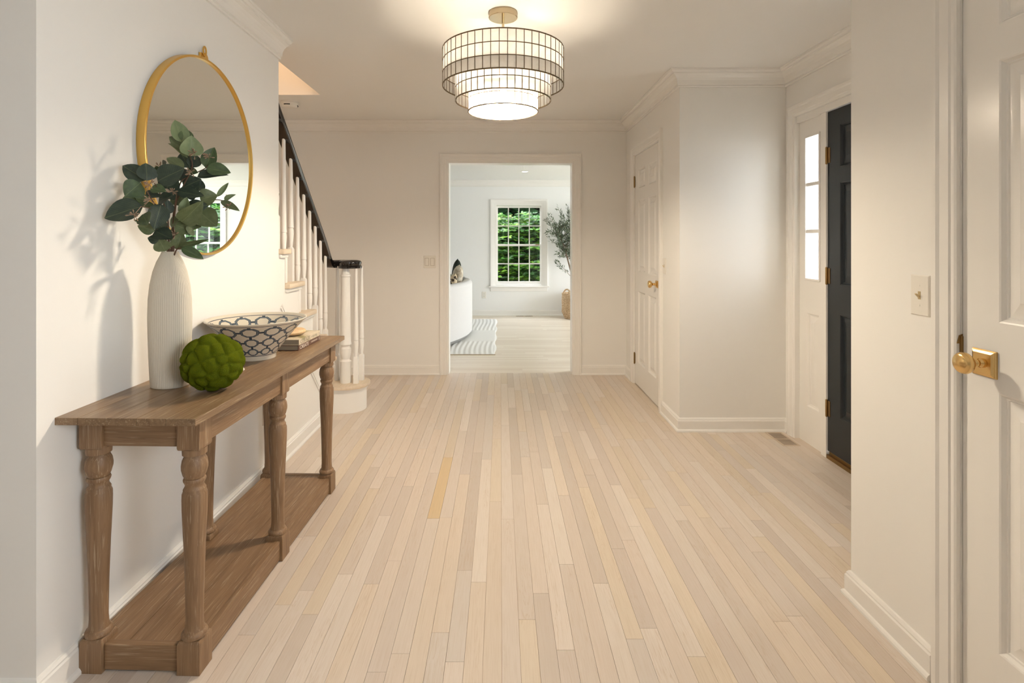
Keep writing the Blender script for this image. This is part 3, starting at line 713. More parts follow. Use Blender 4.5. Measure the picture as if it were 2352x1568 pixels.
LMESH = [[leafmesh(m, c, f, s) for c, f, s in ((-0.18, 0.22, 0.80), (-0.30, 0.35, 0.68), (0.12, 0.18, 0.74))] for m in LM]
rl = random.Random(11)
def bpt(zx, zy, dep):        # zoomed-view point -> place near the bouquet, never behind the wall plane
    px, py = 230 + zx*0.2232, 260 + zy*0.2232
    Y = 1.868 + dep
    Y = min(Y, F*(-XL - 0.022)/(CX - px)) if px < CX else Y
    return at(px, py, Y)
stems = []
def stem(pts, deps, r0=0.0032, r1=0.0014):
    P = [bpt(a, b_, d) - BQ for (a, b_), d in zip(pts, deps)]
    Q = []
    for i in range(len(P)-1):
        pm, pn = P[max(i-1, 0)], P[min(i+2, len(P)-1)]
        for k in range(5):
            t = k/5; Q.append(0.5*((2*P[i]) + (P[i+1]-pm)*t + (2*pm-5*P[i]+4*P[i+1]-pn)*t*t + (-pm+3*P[i]-3*P[i+1]+pn)*t**3))
    Q.append(P[-1]); n = len(Q)
    o = MB().tube(Q, [r0 + (r1-r0)*i/(n-1) for i in range(n)], 7).build('stem', stemmat, bq, smooth=True)
    stems.append((o, Q)); return o
stemmat = paint('brown_stem', srgb(88, 66, 50), 0.7)
stem([(705, 1480), (705, 1250), (690, 1050), (630, 860), (560, 720)], [0, -.01, -.02, -.05, -.09])
stem([(740, 1480), (745, 1200), (770, 950), (790, 820)], [0, 0, -.01, -.02])
stem([(735, 1480), (760, 1100), (810, 760), (890, 660), (1090, 560), (1120, 470)], [0, 0.01, .02, .03, .04, .05])
stem([(730, 1480), (760, 1000), (850, 760), (945, 560), (925, 440), (860, 300)], [0, .01, .02, .02, .02, .02])
stem([(710, 1480), (650, 1290), (580, 1180), (540, 1200)], [0, -.02, -.04, -.05])
stem([(750, 1480), (780, 1180), (880, 1050), (1040, 930), (1190, 890), (1290, 905)], [0, .01, .03, .05, .06, .07])
stem([(700, 1480), (650, 1150), (560, 1000), (420, 960)], [0, -.03, -.07, -.14])
stem([(720, 1480), (690, 1200), (640, 1000), (560, 930), (480, 800)], [0, -.02, -.05, -.08, -.12])
stem([(755, 1480), (790, 1400), (850, 1380)], [0, -.005, -.01])
LV = [((858,305),(765,78),135,3,.02),((870,300),(905,158),110,1,.03),((925,440),(950,235),175,3,.0),((850,335),(715,245),80,2,.01),((900,460),(705,288),60,2,.0),
 ((930,560),(830,420),140,0,.03),((945,560),(1000,430),110,0,.04),((1085,560),(1172,350),120,1,.05),((1090,570),(1342,600),125,1,.03),((1000,655),(1310,615),80,0,.05),
 ((1010,612),(870,575),60,1,.04),((860,570),(682,445),90,2,.0),((592,700),(852,562),185,0,-.06),((470,690),(222,530),140,0,-.10),((480,695),(478,510),155,0,-.09),
 ((565,650),(590,545),70,1,-.04),((415,715),(258,850),165,1,-.12),((455,830),(222,895),90,2,-.11),((520,770),(672,795),95,1,-.10),((440,960),(30,1065),200,0,-.16),
 ((560,965),(350,915),65,2,-.10),((440,1040),(500,1158),130,1,-.13),((625,935),(560,1185),160,0,-.08),((640,960),(598,1150),70,0,-.07),((562,1212),(382,1155),95,2,-.07),
 ((600,1310),(490,1280),80,0,-.05),((565,1212),(752,1300),130,0,-.06),((670,1420),(600,1285),130,2,-.02),((790,1400),(840,1230),120,2,.02),((770,1145),(962,1225),130,2,.0),
 ((835,1115),(1048,930),165,2,-.03),((845,1050),(895,862),85,3,-.03),((890,960),(1112,950),110,0,.02),((860,1130),(1042,1170),95,2,.03),((1005,1000),(1205,1170),180,2,.05),
 ((1030,890),(1202,835),150,2,.05),((1200,860),(1322,712),42,3,.07),((1280,900),(1385,830),45,3,.07),((1240,905),(1432,998),60,2,.07),((820,1370),(1095,1305),50,2,.0),
 ((835,1385),(1062,1492),85,1,-.02),((790,800),(1078,858),100,0,.0),((860,760),(1035,680),150,0,.05),((680,780),(770,640),160,0,-.02),((800,700),(860,560),140,0,.05),
 ((600,920),(735,835),110,0,-.06),((700,1040),(690,890),90,0,-.03),((810,950),(790,840),110,2,.03),((720,1140),(830,1085),90,2,.0),((620,1120),(640,1000),70,1,-.03),
 ((990,800),(1037,690),100,0,.06),((470,860),(610,840),80,0,-.08),((500,900),(360,870),90,1,-.12),((640,1180),(580,1080),110,0,-.05),((760,1320),(700,1180),100,2,.02),
 ((880,860),(980,770),120,0,.04),((700,880),(800,790),90,0,.0),((650,560),(690,500),90,0,-.02),((900,1230),(960,1190),90,2,.0),((520,1000),(640,1030),110,0,-.06),((480,1110),(350,1110),50,1,-.12),((600,1270),(660,1170),100,0,.0)]
def nearest_stem(p):
    best = None
    for o, Q in stems:
        for q in Q:
            d = (q-p).length
            if best is None or d < best[0]: best = (d, o, q)
    return best
for (b0, b1, wz, mi_, dep) in LV:
    d0 = dep*0.8 + rl.uniform(-.006, .006); d1 = dep + rl.uniform(-.02, .02)
    pb, pt = bpt(*b0, d0) - BQ, bpt(*b1, d1) - BQ
    ax = pt - pb; L = ax.length; ydir = ax.normalized()
    view = (Vector((0,0,CH)) - (BQ + pb)).normalized()
    nrm = (view + Vector((rl.uniform(-.45,.45), rl.uniform(-.2,.2), rl.uniform(-.1,.6)))).normalized()
    zdir = (nrm - ydir*nrm.dot(ydir)).normalized(); xdir = ydir.cross(zdir)
    W_ = wz*0.2232*(BQ + pb).y/F*1.28
    _, so, q = nearest_stem(pb)
    o = bpy.data.objects.new('leaf', rl.choice(LMESH[mi_])); COL.objects.link(o); o.parent = so
    mtx = Matrix.Identity(4)
    mtx.col[0][:3] = xdir*W_; mtx.col[1][:3] = ydir*L; mtx.col[2][:3] = zdir*L*0.8; mtx.col[3][:3] = pb
    o.matrix_local = mtx
seedmat = paint('pale_seed', srgb(150, 126, 104), 0.7)
for (zx, zy, dep) in ((505,735,-.13),(350,1045,-.18),(515,890,-.13),(740,805,-.03),(940,600,.0),(1112,450,.03),(975,410,.0),(1325,965,.06),(770,1250,-.02),(620,555,-.03)):
    c = bpt(zx, zy, dep) - BQ; b = MB()
    for i in range(12):
        d = Vector((rl.uniform(-1,1), rl.uniform(-1,.3), rl.uniform(-.8,.8))).normalized()
        e = c + d*rl.uniform(.008, .020); b.tube([c, c.lerp(e, .6), e, e + d*.004], [.0007, .0007, .0022, .0012], 5)
    so = nearest_stem(c)
    b.tube([so[2], c], .0009, 5); b.build('seed_cluster', seedmat, so[1], smooth=True)

# ------------------------------------------------------------------ moss ball
def mossball():
    bm = bmesh.new(); bmesh.ops.create_icosphere(bm, subdivisions=6, radius=1.0)
    rm = random.Random(5); cs = []
    while len(cs) < 62:
        v = Vector((rm.gauss(0,1), rm.gauss(0,1), rm.gauss(0,1))).normalized()
        if all((v-c).length > 0.31 for c in cs): cs.append(v)
        elif rm.random() < 0.002: cs.append(v)
    amp = [rm.uniform(0.7, 1.3) for _ in cs]
    for v in bm.verts:
        d = v.co.normalized(); ds = sorted(((d-c).length/a) for c, a in zip(cs, amp))
        e = ds[1]-ds[0]
        h = 0.89 + 0.11*(1 - math.exp(-e*9.0)) - 0.16*ds[0]**2
        v.co = d*h
    me = bpy.data.meshes.new('moss_ball'); bm.to_mesh(me); bm.free()
    for p in me.polygons: p.use_smooth = True
    return me
t = NT('moss'); n = t.noise(t.coord('Object'), 60, 5, 0.7); n5 = t.noise(t.coord('Object'), 5, 2)
t.set(Base_Color=t.mix(t.ramp(n5, [(0.35,(0,0,0)),(0.7,(1,1,1))]), t.ramp(n, [(0.3, srgb(76, 90, 8)), (0.7, srgb(140, 154, 26))]), srgb(122, 132, 16)), Roughness=1.0)
t.b.inputs['Specular IOR Level'].default_value = 0.05; t.b.inputs['Sheen Weight'].default_value = 0.4; t.b.inputs['Sheen Tint'].default_value = srgb(150, 165, 50)
t.bump(n, 0.9, 0.06)
mb = link('moss_ball', mossball(), t.m); mb.scale = (0.101, 0.101, 0.095); mb.rotation_euler = (0.3, 0.2, 0.4)
bpy.context.view_layer.update()
mb.location = (-0.970, 1.832, TOPZ + 0.0008 - min((mb.matrix_world @ v.co).z for v in mb.data.vertices))
tag(mb, 'lumpy green moss ball in front of the patterned bowl', 'moss ball')
pb_ = MB().lathe([(0, 0), (0.010, 0.001), (0.016, 0.007), (0.014, 0.013), (0.006, 0.017), (0, 0.0175)], 16, sx=1.3).build('pebble', paint('white_stone', srgb(222, 212, 196), 0.5), smooth=True)
pb_.location = (*at(551, 849, 2.10)[:2], TOPZ); pb_.location.x = -1.003; pb_.location.y = 2.085
tag(pb_, 'small white pebble peeking out behind the moss ball', 'pebble')

# ------------------------------------------------------------------ patterned bowl
def bowlmat():
    t = NT('blue_fret_porcelain'); tc = t.n('ShaderNodeTexCoord'); sp = t.n('ShaderNodeSeparateXYZ'); t.l(tc.outputs['Object'], sp.inputs[0])
    ang = t.math('ARCTAN2', sp.outputs[1], sp.outputs[0])
    wob = t.math('MULTIPLY', t.math('SUBTRACT', t.noise(t.coord('Object'), 30, 2), 0.5), 0.05)
    u = t.math('ADD', t.math('MULTIPLY', ang, 12/(2*PI)), wob)
    v = t.math('ADD', t.math('MULTIPLY', t.math('POWER', t.math('MAXIMUM', t.math('DIVIDE', t.math('SUBTRACT', sp.outputs[2], 0.022), 0.134), 0.0), 0.88), 3.0), wob)
    a = t.math('ABSOLUTE', t.math('SUBTRACT', t.math('FRACT', u), 0.5)); b = t.math('ABSOLUTE', t.math('SUBTRACT', t.math('FRACT', v), 0.5))
    # stepped octagon outline
    d1_ = t.math('MAXIMUM', t.math('MULTIPLY', a, 1.0/0.40), t.math('MULTIPLY', b, 1.0/0.40))
    d2_ = t.math('MULTIPLY', t.math('ADD', a, b), 1.0/0.58)
    d = t.math('MAXIMUM', d1_, d2_)
    ring = t.math('MULTIPLY', t.math('GREATER_THAN', d, 0.70), t.math('LESS_THAN', d, 1.0))
    core = t.math('MULTIPLY', t.math('GREATER_THAN', d, 0.79), t.math('LESS_THAN', d, 0.92))
    cn = t.math('MAXIMUM', t.math('MULTIPLY', t.math('LESS_THAN', b, 0.075), t.math('GREATER_THAN', a, 0.39)), t.math('MULTIPLY', t.math('LESS_THAN', a, 0.07), t.math('GREATER_THAN', b, 0.39)))
    inb = t.math('MULTIPLY', t.math('GREATER_THAN', sp.outputs[2], 0.024), t.math('LESS_THAN', sp.outputs[2], 0.155))
    pat = t.math('MULTIPLY', t.math('MAXIMUM', ring, cn), inb)
    lines = t.math('ADD', t.math('COMPARE', sp.outputs[2], 0.158, 0.0012), t.math('COMPARE', sp.outputs[2], 0.0205, 0.0015))
    lt = t.math('MULTIPLY', core, inb)
    blue, mid, white = srgb(62, 72, 84), srgb(104, 114, 122), srgb(214, 206, 190)
    col = t.mix(t.math('MINIMUM', t.math('ADD', pat, lines), 1.0), white, t.mix(lt, blue, mid))
    t.set(Base_Color=col, Roughness=0.18); return t.m
bo = MB().lathe([(0.0, 0.004), (0.066, 0.004), (0.068, 0.0), (0.076, 0.0), (0.078, 0.004), (0.077, 0.018), (0.081, 0.023), (0.110, 0.062), (0.150, 0.112), (0.185, 0.150), (0.199, 0.163), (0.2025, 0.167), (0.201, 0.170), (0.197, 0.169), (0.192, 0.164), (0.178, 0.150), (0.142, 0.113), (0.100, 0.066), (0.072, 0.035), (0.0, 0.022)], 96, cap0=False, cap1=False).build('bowl', bowlmat(), smooth=True, angle=50)
bo.location = (-1.047, 2.335, TOPZ+0.0005)
tag(bo, 'wide flared white bowl with blue fretwork pattern on table', 'bowl')

# ------------------------------------------------------------------ books and stone
def text_mesh(body, size, depth=0.0002):
    c = bpy.data.curves.new('title', 'FONT'); c.body = body; c.size = size; c.extrude = depth; c.align_y = 'CENTER'
    o = bpy.data.objects.new('title', c); COL.objects.link(o)
    bpy.context.view_layer.update()
    me = bpy.data.meshes.new_from_object(o.evaluated_get(bpy.context.evaluated_depsgraph_get()))
    bpy.data.objects.remove(o); return me
def book(z, th, wd, ln, cover, pages, title, tcol, label, dx=0.0):
    bk = tag(empty('book', (-0.921 + dx, 2.478, z), -0.028), label, 'book', None)
    # local: spine at x = 0 facing +x, along y 0..ln ; pages toward -x
    MB().box(-wd, 0.0, 0, ln, 0, 0.003).box(-wd, 0.0, 0, ln, th-0.003, th).box(-0.003, 0.0005, 0, ln, 0.0005, th-0.0005).build('cover', cover, bk, bevel=0.0008)
    MB().box(-wd+0.004, -0.004, 0.004, ln-0.004, 0.003, th-0.003).build('page_block', pages, bk)
    tm = text_mesh(title, th*0.98)
    tm.transform(Matrix(((0,0,1,0), (1,0,0,0), (0,1,0,0), (0,0,0,1))))
    t_ = link('title', tm, tcol, bk); t_.location = (0.0007, 0.014, th*0.46); t_.scale = (1, 1.25, 1)
    fp = MB()
    fp.box(0.0005, 0.0008, ln*0.56, ln*0.86, th*0.56, th*0.62).box(0.0005, 0.0008, ln*0.56, ln*0.86, th*0.40, th*0.46).box(0.0005, 0.0008, ln*0.94, ln*0.955, th*0.15, th*0.85)
    fp.build('fine_print', tcol, bk)
    return bk
t = NT('page_edges'); n = t.noise(t.coord('Object', (1, 1, 900)), 1.0, 2)
t.set(Base_Color=t.ramp(n, [(0.35, srgb(128, 118, 102)), (0.65, srgb(176, 164, 146))]), Roughness=0.9); pages = t.m
book(TOPZ+0.0005, 0.024, 0.20, 0.272, paint('brown_cover', srgb(108, 82, 70), 0.5), pages, 'CREATE', paint('spine_white', srgb(232, 224, 212), 0.6), 'brown book titled CREATE, lower of the stacked pair')
t = NT('photo_cover'); n = t.noise(t.coord('Object'), 14, 3)
t.set(Base_Color=t.ramp(n, [(0.40, srgb(214, 200, 178)), (0.52, srgb(206, 192, 168)), (0.60, srgb(150, 142, 104))]), Roughness=0.4)
book(TOPZ+0.0250, 0.026, 0.20, 0.262, t.m, pages, 'CURATE', paint('spine_grey', srgb(150, 140, 126), 0.6), 'pale book titled CURATE, on top of the brown book', 0.002)
sp_ = MB(); rs = []
for i in range(13):
    a = -PI/2 + PI*i/12; r = math.cos(a)
    rs.append([(0.046*r*math.cos(2*PI*j/24)*(1+0.06*math.sin(2*PI*j/24*2+1)), 0.070*r*math.sin(2*PI*j/24), 0.017 + 0.017*math.sin(a)*(1+0.1*math.cos(2*PI*j/24))) for j in range(24)])
sp_.loops(rs)
t = NT('sandstone'); n = t.noise(t.coord('Object'), 40, 4); t.set(Base_Color=t.ramp(n, [(0.3, srgb(186, 152, 112)), (0.7, srgb(216, 188, 150))]), Roughness=0.6); t.bump(n, 0.2, 0.01)
so_ = sp_.build('stone', t.m, smooth=True); so_.location = (-0.985, 2.60, TOPZ+0.0514)
tag(so_, 'smooth tan stone lying on the pale book', 'stone')

# ------------------------------------------------------------------ switches, outlets, vents, detector
def plate(name, loc, n, wd, ht, label, cat, kind):
    """wall plate; n = outward normal axis '+x','-x','-y'"""
    e = empty(name, loc); e.rotation_euler = {'-y': (0,0,0), '-x': (0,0,-PI/2), '+x': (0,0,PI/2)}[n]
    # local: plate in xz, facing -y
    MB().loops([[(-a, y, -b), (a, y, -b), (a, y, b), (-a, y, b)] for a, b, y in ((wd/2, ht/2, 0), (wd/2, ht/2, -0.003), (wd/2-0.003, ht/2-0.003, -0.0055))]).build('face_plate', 'plastic', e)
    if kind == 'toggle':
        MB().box(-0.005, 0.005, -0.0062, -0.005, -0.012, 0.012).build('slot', paint('ivory_slot', srgb(190, 170, 130), 0.5), e)
        MB().prism([(-0.005, -0.004), (-0.016, 0.0065), (-0.018, 0.0035), (-0.005, -0.010)][::-1], lambda y, z, t: (t, y, z), -0.0035, 0.0035).build('toggle', paint('ivory_toggle', srgb(206, 184, 140), 0.4), e, bevel=0.001)
        for z in (-0.03, 0.03): MB().lathe([(0.003, -0.0066), (0.003, -0.005)], 12, (0, 0, z), axis='y').build('screw', 'plastic', e)
    elif kind == 'rocker':
        for x in (-wd/4+0.002, wd/4-0.002):
            MB().wall((x-0.0185, x+0.0185), (-0.036, 0.036), [(x-0.0165, x+0.0165, -0.034, 0.034)], lambda u, z, t: (u, -0.0054-t, z), 0.0004).build('rocker_frame', paint('rocker_gap', srgb(150, 136, 116), 0.6), e)
            MB().prism([(-0.005, -0.033), (-0.0095, -0.033), (-0.0065, 0.033), (-0.005, 0.033)], lambda y, z, t: (t, y, z), x-0.016, x+0.016).build('rocker', 'plastic', e)
    else:
        for z in (-0.02, 0.02):
            MB().lathe([(0.0165, -0.0072), (0.0165, -0.005)], 20, (0, 0, z), axis='y').build('socket', 'plastic', e, smooth=True)
            MB().box(-0.0065, -0.0045, -0.0078, -0.007, z-0.002, z+0.006).box(0.0045, 0.0065, -0.0078, -0.007, z-0.002, z+0.006).box(-0.002, 0.002, -0.0078, -0.007, z-0.010, z-0.006).build('slots', 'dark', e)
    return tag(e, label, cat)
plate('light_switch', (XR, 1.636, 1.118), '-x', 0.072, 0.122, 'white toggle light switch on right wall beside door casing', 'light switch', 'toggle')
plate('light_switch', (XC, 3.99, 1.095), '-x', 0.072, 0.115, 'white toggle light switch between closet door and wall corner', 'light switch', 'toggle')
plate('light_switch', (-0.679, YB, 1.078), '-y', 0.116, 0.118, 'white double rocker light switch left of the doorway', 'light switch', 'rocker')
plate('wall_outlet', (XL, 2.925, 0.355), '+x', 0.072, 0.115, 'white wall outlet low behind the console table', 'outlet', 'outlet')
plate('wall_outlet', (-0.285, YF, 0.35), '-y', 0.072, 0.115, 'white wall outlet below and left of the far window', 'outlet', 'outlet')
def register(name, x0, x1, y0, y1, n, along, mat, label, z=0.0):
    e = tag(empty(name, ((x0+x1)/2, (y0+y1)/2, z)), label, 'floor vent')
    hx, hy = (x1-x0)/2, (y1-y0)/2
    MB().wall((-hx, hx), (-hy, hy), [(-hx+0.012, hx-0.012, -hy+0.012, hy-0.012)], lambda u, v, t: (u, v, t+0.0005), 0.0012).build('vent_frame', mat, e)
    MB().box(-hx+0.012, hx-0.012, -hy+0.012, hy-0.012, 0.0001, 0.0003).build('duct', 'dark', e)
    if along == 'y':
        L = 2*hy - 0.024; MB().box(-hx+0.012, hx-0.012, -0.012, 0.012, 0.0003, 0.0014).build('cross_bar', mat, e)
        for i in range(n):
            y = -hy+0.012 + (i+0.5)*L/n
            MB().box(-hx+0.012, hx-0.012, y-L/n*0.22, y+L/n*0.22, 0.0003, 0.0014).build('slat', mat, e)
    else:
        L = 2*hx - 0.024; MB().box(-0.02, 0.02, -hy+0.012, hy-0.012, 0.0003, 0.0014).build('cross_bar', mat, e)
        for i in range(n):
            x = -hx+0.012 + (i+0.5)*L/n
            MB().box(x-L/n*0.25, x+L/n*0.25, -hy+0.012, hy-0.012, 0.0003, 0.0014).build('slat', mat, e)
    return e
ventoak = paint('vent_oak', srgb(204, 186, 166), 0.45)
register('floor_vent', 1.765, 1.875, 3.395, 3.635, 20, 'y', ventoak, 'pale oak floor vent by the front door sidelight')
register('floor_vent', 0.255, 0.545, 9.17, 9.265, 22, 'x', ventoak, 'slim floor vent below the far window')
sd = tag(empty('smoke_detector', (-1.735, 4.47, HC)), 'round white smoke detector on the ceiling above stairs', 'smoke detector')
MB().lathe([(0.072, 0), (0.073, -0.008), (0.066, -0.012), (0.062, -0.034), (0.055, -0.042), (0.030, -0.046), (0, -0.046)], 32).build('detector_body', 'plastic', sd, smooth=True, angle=40)
for a in (-1.75, -1.35, 0.2, 0.6, 1.8, 2.2):
    MB().box(-0.012, 0.012, -0.0655, -0.060, -0.034, -0.027).build('vent_slot', 'dark', sd).rotation_euler = (0, 0, a + PI/2)
dl = tag(empty('downlight', (0.36, 8.10, HL)), 'round recessed ceiling downlight in the far room', 'downlight')
MB().lathe([(0.045, -0.001), (0.062, -0.001), (0.064, -0.004), (0.048, -0.005), (0.045, -0.001)], 32, cap0=False, cap1=False).build('trim_ring', 'plastic', dl, smooth=True)
MB().lathe([(0.046, -0.002), (0, -0.002)], 32, cap0=False, cap1=False).build('lens', emit('lit_lens', (1.0, 0.93, 0.82, 1), 9.0), dl)

# ------------------------------------------------------------------ living room furniture
def fabric(name, c, k=300, s=0.4):
    t = NT(name); n = t.noise(t.coord('Object'), k, 3, 0.7); c2 = tuple(x*0.82 for x in c[:3]) + (1,)
    t.set(Base_Color=t.mix(n, c, c2), Roughness=0.95); t.b.inputs['Specular IOR Level'].default_value = 0.1; t.bump(n, s, 0.004); return t.m
sof = tag(empty('sofa', (-0.9, 7.35, 0.012)), 'curved white boucle sofa with rounded back in the far room', 'sofa')
scx, scy, SR = -2.42 + 0.9, 0.05, 2.03
def arc(r0, r1, a0, a1, z0, z1, rnd, n=36, k=6):
    """ring sector with a rounded top"""
    rings = []
    for i in range(n+1):
        t = i/n; a = a0 + (a1-a0)*t
        endk = min(1.0, (min(t, 1-t)*n/4.0)); endk = math.sqrt(max(0.0, 1-(1-endk)**2)) if endk < 1 else 1
        mid = (r0+r1)/2; h = (r1-r0)/2*(0.35+0.65*endk)
        sec = [(mid+h, z0)] + [(mid+h-rnd+rnd*math.cos(PI/2*j/k), z1-rnd+rnd*math.sin(PI/2*j/k)) for j in range(k+1)] + [(mid-h+rnd-rnd*math.sin(PI/2*j/k), z1-rnd+rnd*math.cos(PI/2*j/k)) for j in range(k+1)] + [(mid-h, z0)]
        rings.append([(scx + r*math.cos(a), scy + r*math.sin(a), z) for r, z in sec])
    return MB().loops(rings)
boucle = fabric('white_boucle', (0.69, 0.675, 0.665, 1), 170, 0.5)
arc(SR-0.14, SR, -0.95, 0.32, 0.055, 0.735, 0.055).build('backrest', boucle, sof, smooth=True, angle=50)
arc(SR-0.92, SR-0.14, -0.93, 0.30, 0.055, 0.49, 0.06).build('seat', boucle, sof, smooth=True, angle=50)
arc(SR-0.90, SR-0.035, -0.93, 0.30, 0.0125, 0.055, 0.004).build('plinth', paint('grey_plinth', srgb(128, 126, 122), 0.5), sof, smooth=True)
def cushion(name, loc, rot, sx, sz, th, mat, label):
    bm = bmesh.new(); bmesh.ops.create_grid(bm, x_segments=16, y_segments=16, size=0.5)
    top = [(v.co.x, v.co.y) for v in bm.verts]; faces = [[v.index for v in f.verts] for f in bm.faces]; bm.free()
    def shp(x, y, s):
        e = max(0.0, (1-(2*x)**4)*(1-(2*y)**4))**0.5; pin = 1 - 0.07*(1-(2*abs(x))**2) if True else 1
        return (x*sx*(1-0.07*(1-(2*y)**2)), s*th/2*e, y*sz*(1-0.07*(1-(2*x)**2)))
    V = [shp(x, y, 1) for x, y in top] + [shp(x, y, -1) for x, y in top]
    n = len(top); Fc = [tuple(f) for f in faces] + [tuple(i+n for i in f[::-1]) for f in faces]
    b = MB(); b.v = V; b.f = Fc
    o = b.build(name, mat, smooth=True, angle=180); o.location = loc; o.rotation_euler = rot
    return tag(o, label, 'cushion', 'cushions on the curved sofa')
t = NT('leopard_print'); vo = t.n('ShaderNodeTexVoronoi'); t.l(t.coord('Object'), vo.inputs['Vector']); vo.inputs['Scale'].default_value = 26
nz = t.noise(t.coord('Object'), 60, 2)
dd = t.math('ADD', vo.outputs['Distance'], t.math('MULTIPLY', nz, 0.3))
t.set(Base_Color=t.ramp(dd, [(0.30, srgb(120, 92, 64)), (0.36, srgb(36, 28, 22)), (0.56, srgb(36, 28, 22)), (0.62, srgb(206, 188, 160))]), Roughness=0.9); leo = t.m
for r_ in t.t.nodes:
    if r_.type == 'VALTORGB': r_.color_ramp.interpolation = 'CONSTANT'
t = NT('faux_fur'); n = t.noise(t.coord('Object'), 14, 4, 0.7); t.set(Base_Color=t.ramp(n, [(0.35, srgb(176, 158, 132)), (0.62, srgb(232, 224, 208))]), Roughness=1.0); t.bump(t.noise(t.coord('Object'), 160, 3), 0.8, 0.02); fur = t.m
cushion('cushion', (-0.635, 7.76, 0.775), (-0.12, 0.35, -1.5), 0.36, 0.40, 0.13, paint('forest_velvet', srgb(26, 36, 28), 0.9), 'dark green velvet cushion behind the fur cushion')
cushion('cushion', (-0.60, 7.36, 0.735), (-0.22, 0.06, -1.5), 0.40, 0.42, 0.15, fur, 'cream faux fur cushion on the curved sofa')
cushion('cushion', (-0.70, 7.125, 0.70), (-0.12, 0.2, -1.1), 0.22, 0.34, 0.05, paint('sage_linen', srgb(168, 176, 160), 0.9), 'sage green linen cushion between fur and leopard cushions')
cushion('cushion', (-0.625, 6.95, 0.700), (-0.15, -0.20, -1.30), 0.30, 0.30, 0.10, leo, 'leopard print cushion on the curved sofa')
# rug
rg = MB(); rx0, rx1, ry0, ry1 = -2.6, -0.06, 6.09, 8.85; NX, NY = 330, 70
rings = []
for i in range(NY+1):
    y = ry0 + (ry1-ry0)*i/NY; row = []
    for j in range(NX+1):
        x = rx0 + (rx1-rx0)*j/NX; xx = x + 0.014*math.sin((y-ry0)*4.6)
        pl = 6.87 < y < 7.72
        h = 0.006 + (0.004 if pl else 0.0055*(0.5+0.5*math.sin(2*PI*xx/0.058)))
        ed = min((x-rx0), (rx1-x), (y-ry0), (ry1-y)); h *= min(1.0, ed/0.02 + 0.25)
        row.append((x + (0.012*math.sin(y*9) if j == NX else 0), y, h))
    rings.append(row)
rg.loops(rings, False, False, closed=False)
ru = rg.build('rug', fabric('ivory_wool', (0.82, 0.81, 0.79, 1), 220, 0.4), smooth=True, angle=60)
tag(ru, 'ivory wool rug with wavy ribbed bands under the sofa', 'rug')
MB().box(rx0, rx1, ry0, ry0+0.012, 0.0, 0.006).build('rug_binding', paint('rug_binding', srgb(170, 150, 120), 0.9), ru)
# olive tree in basket
bk = tag(empty('woven_basket', (1.225, 8.98, 0)), 'tan woven seagrass basket with loop handles holding the olive tree', 'basket')
rings = []
for i in range(61):
    z = 0.42*i/60; r0_ = 0.165 + 0.045*min(1, z/0.10) - 0.01*max(0, z-0.3)
    ring = []
    for j in range(96):
        a = 2*PI*j/96; r = r0_ + 0.011*math.sin(2*PI*z/0.026*1.0 + PI*(j//4 % 2)) * (0.6+0.4*math.cos(24*a)) + 0.004*math.sin(9*a+z*40)
        ring.append((r*math.cos(a), r*math.sin(a), z))
    rings.append(ring)
rings += [[(x*0.93, y*0.93, 0.42) for x, y, z in rings[-1]], [(x*0.90, y*0.90, 0.30) for x, y, z in rings[-1]]]
t = NT('seagrass'); n = t.noise(t.coord('Object', (1,1,2)), 45, 3); t.set(Base_Color=t.ramp(n, [(0.3, srgb(168, 134, 98)), (0.7, srgb(232, 208, 174))]), Roughness=0.85); t.bump(n, 0.4, 0.01)
MB().loops(rings).build('basket_body', t.m, bk, smooth=True, angle=60)
for s_ in (-1, 1):
    MB().tube([(s_*(0.195 - 0.01*math.sin(PI*i/12)), 0.075*math.cos(PI*i/12), 0.40 + 0.085*math.sin(PI*i/12)) for i in range(13)], 0.013, 8).build('handle', t.m, bk, smooth=True).rotation_euler = (0, 0, 0.7)
ol = tag(empty('olive_tree', (1.225, 8.98, 0.30)), 'slender faux olive tree standing in the woven basket', 'tree')
bark = paint('olive_bark', srgb(122, 104, 88), 0.9)
rt = random.Random(3)
trunks = [[(0, 0, 0), (-0.01, 0, 0.2), (0.0, 0, 0.5), (-0.02, 0, 0.9), (0.02, 0.0, 1.3)], [(0.02, 0, 0), (0.05, 0, 0.25), (0.03, 0, 0.6), (0.10, 0, 1.0), (0.12, 0, 1.35)], [(-0.005, 0, 0.22), (-0.06, 0, 0.45), (-0.14, 0.0, 0.75), (-0.22, 0, 1.0), (-0.30, 0, 1.12)]]
tips = []
for tr in trunks:
    MB().tube(tr, [0.016 - 0.010*i/4 for i in range(5)], 8).build('trunk', bark, ol, smooth=True)
    for k in range(26):
        t_ = rt.uniform(0.45, 1.0); i = min(3, int(t_*4)); p = Vector(tr[i]).lerp(Vector(tr[i+1]), t_*4-i)
        e = p + Vector((rt.uniform(-.22, .22), rt.uniform(-.18, .18), rt.uniform(.02, .30)))
        if e.z > 1.52: e.z = 1.52
        tips.append((p, e))
for e in ((-0.42, 0.0, 1.02), (-0.40, -.05, 1.15), (-0.27, 0, 1.50), (-0.12, 0, 1.54), (-0.30, 0, 0.62)):
    tips.append((Vector((-0.08, 0, max(0.4, e[2]-0.35))), Vector(e)))
fo, fr, tw = MB(), MB(), MB()
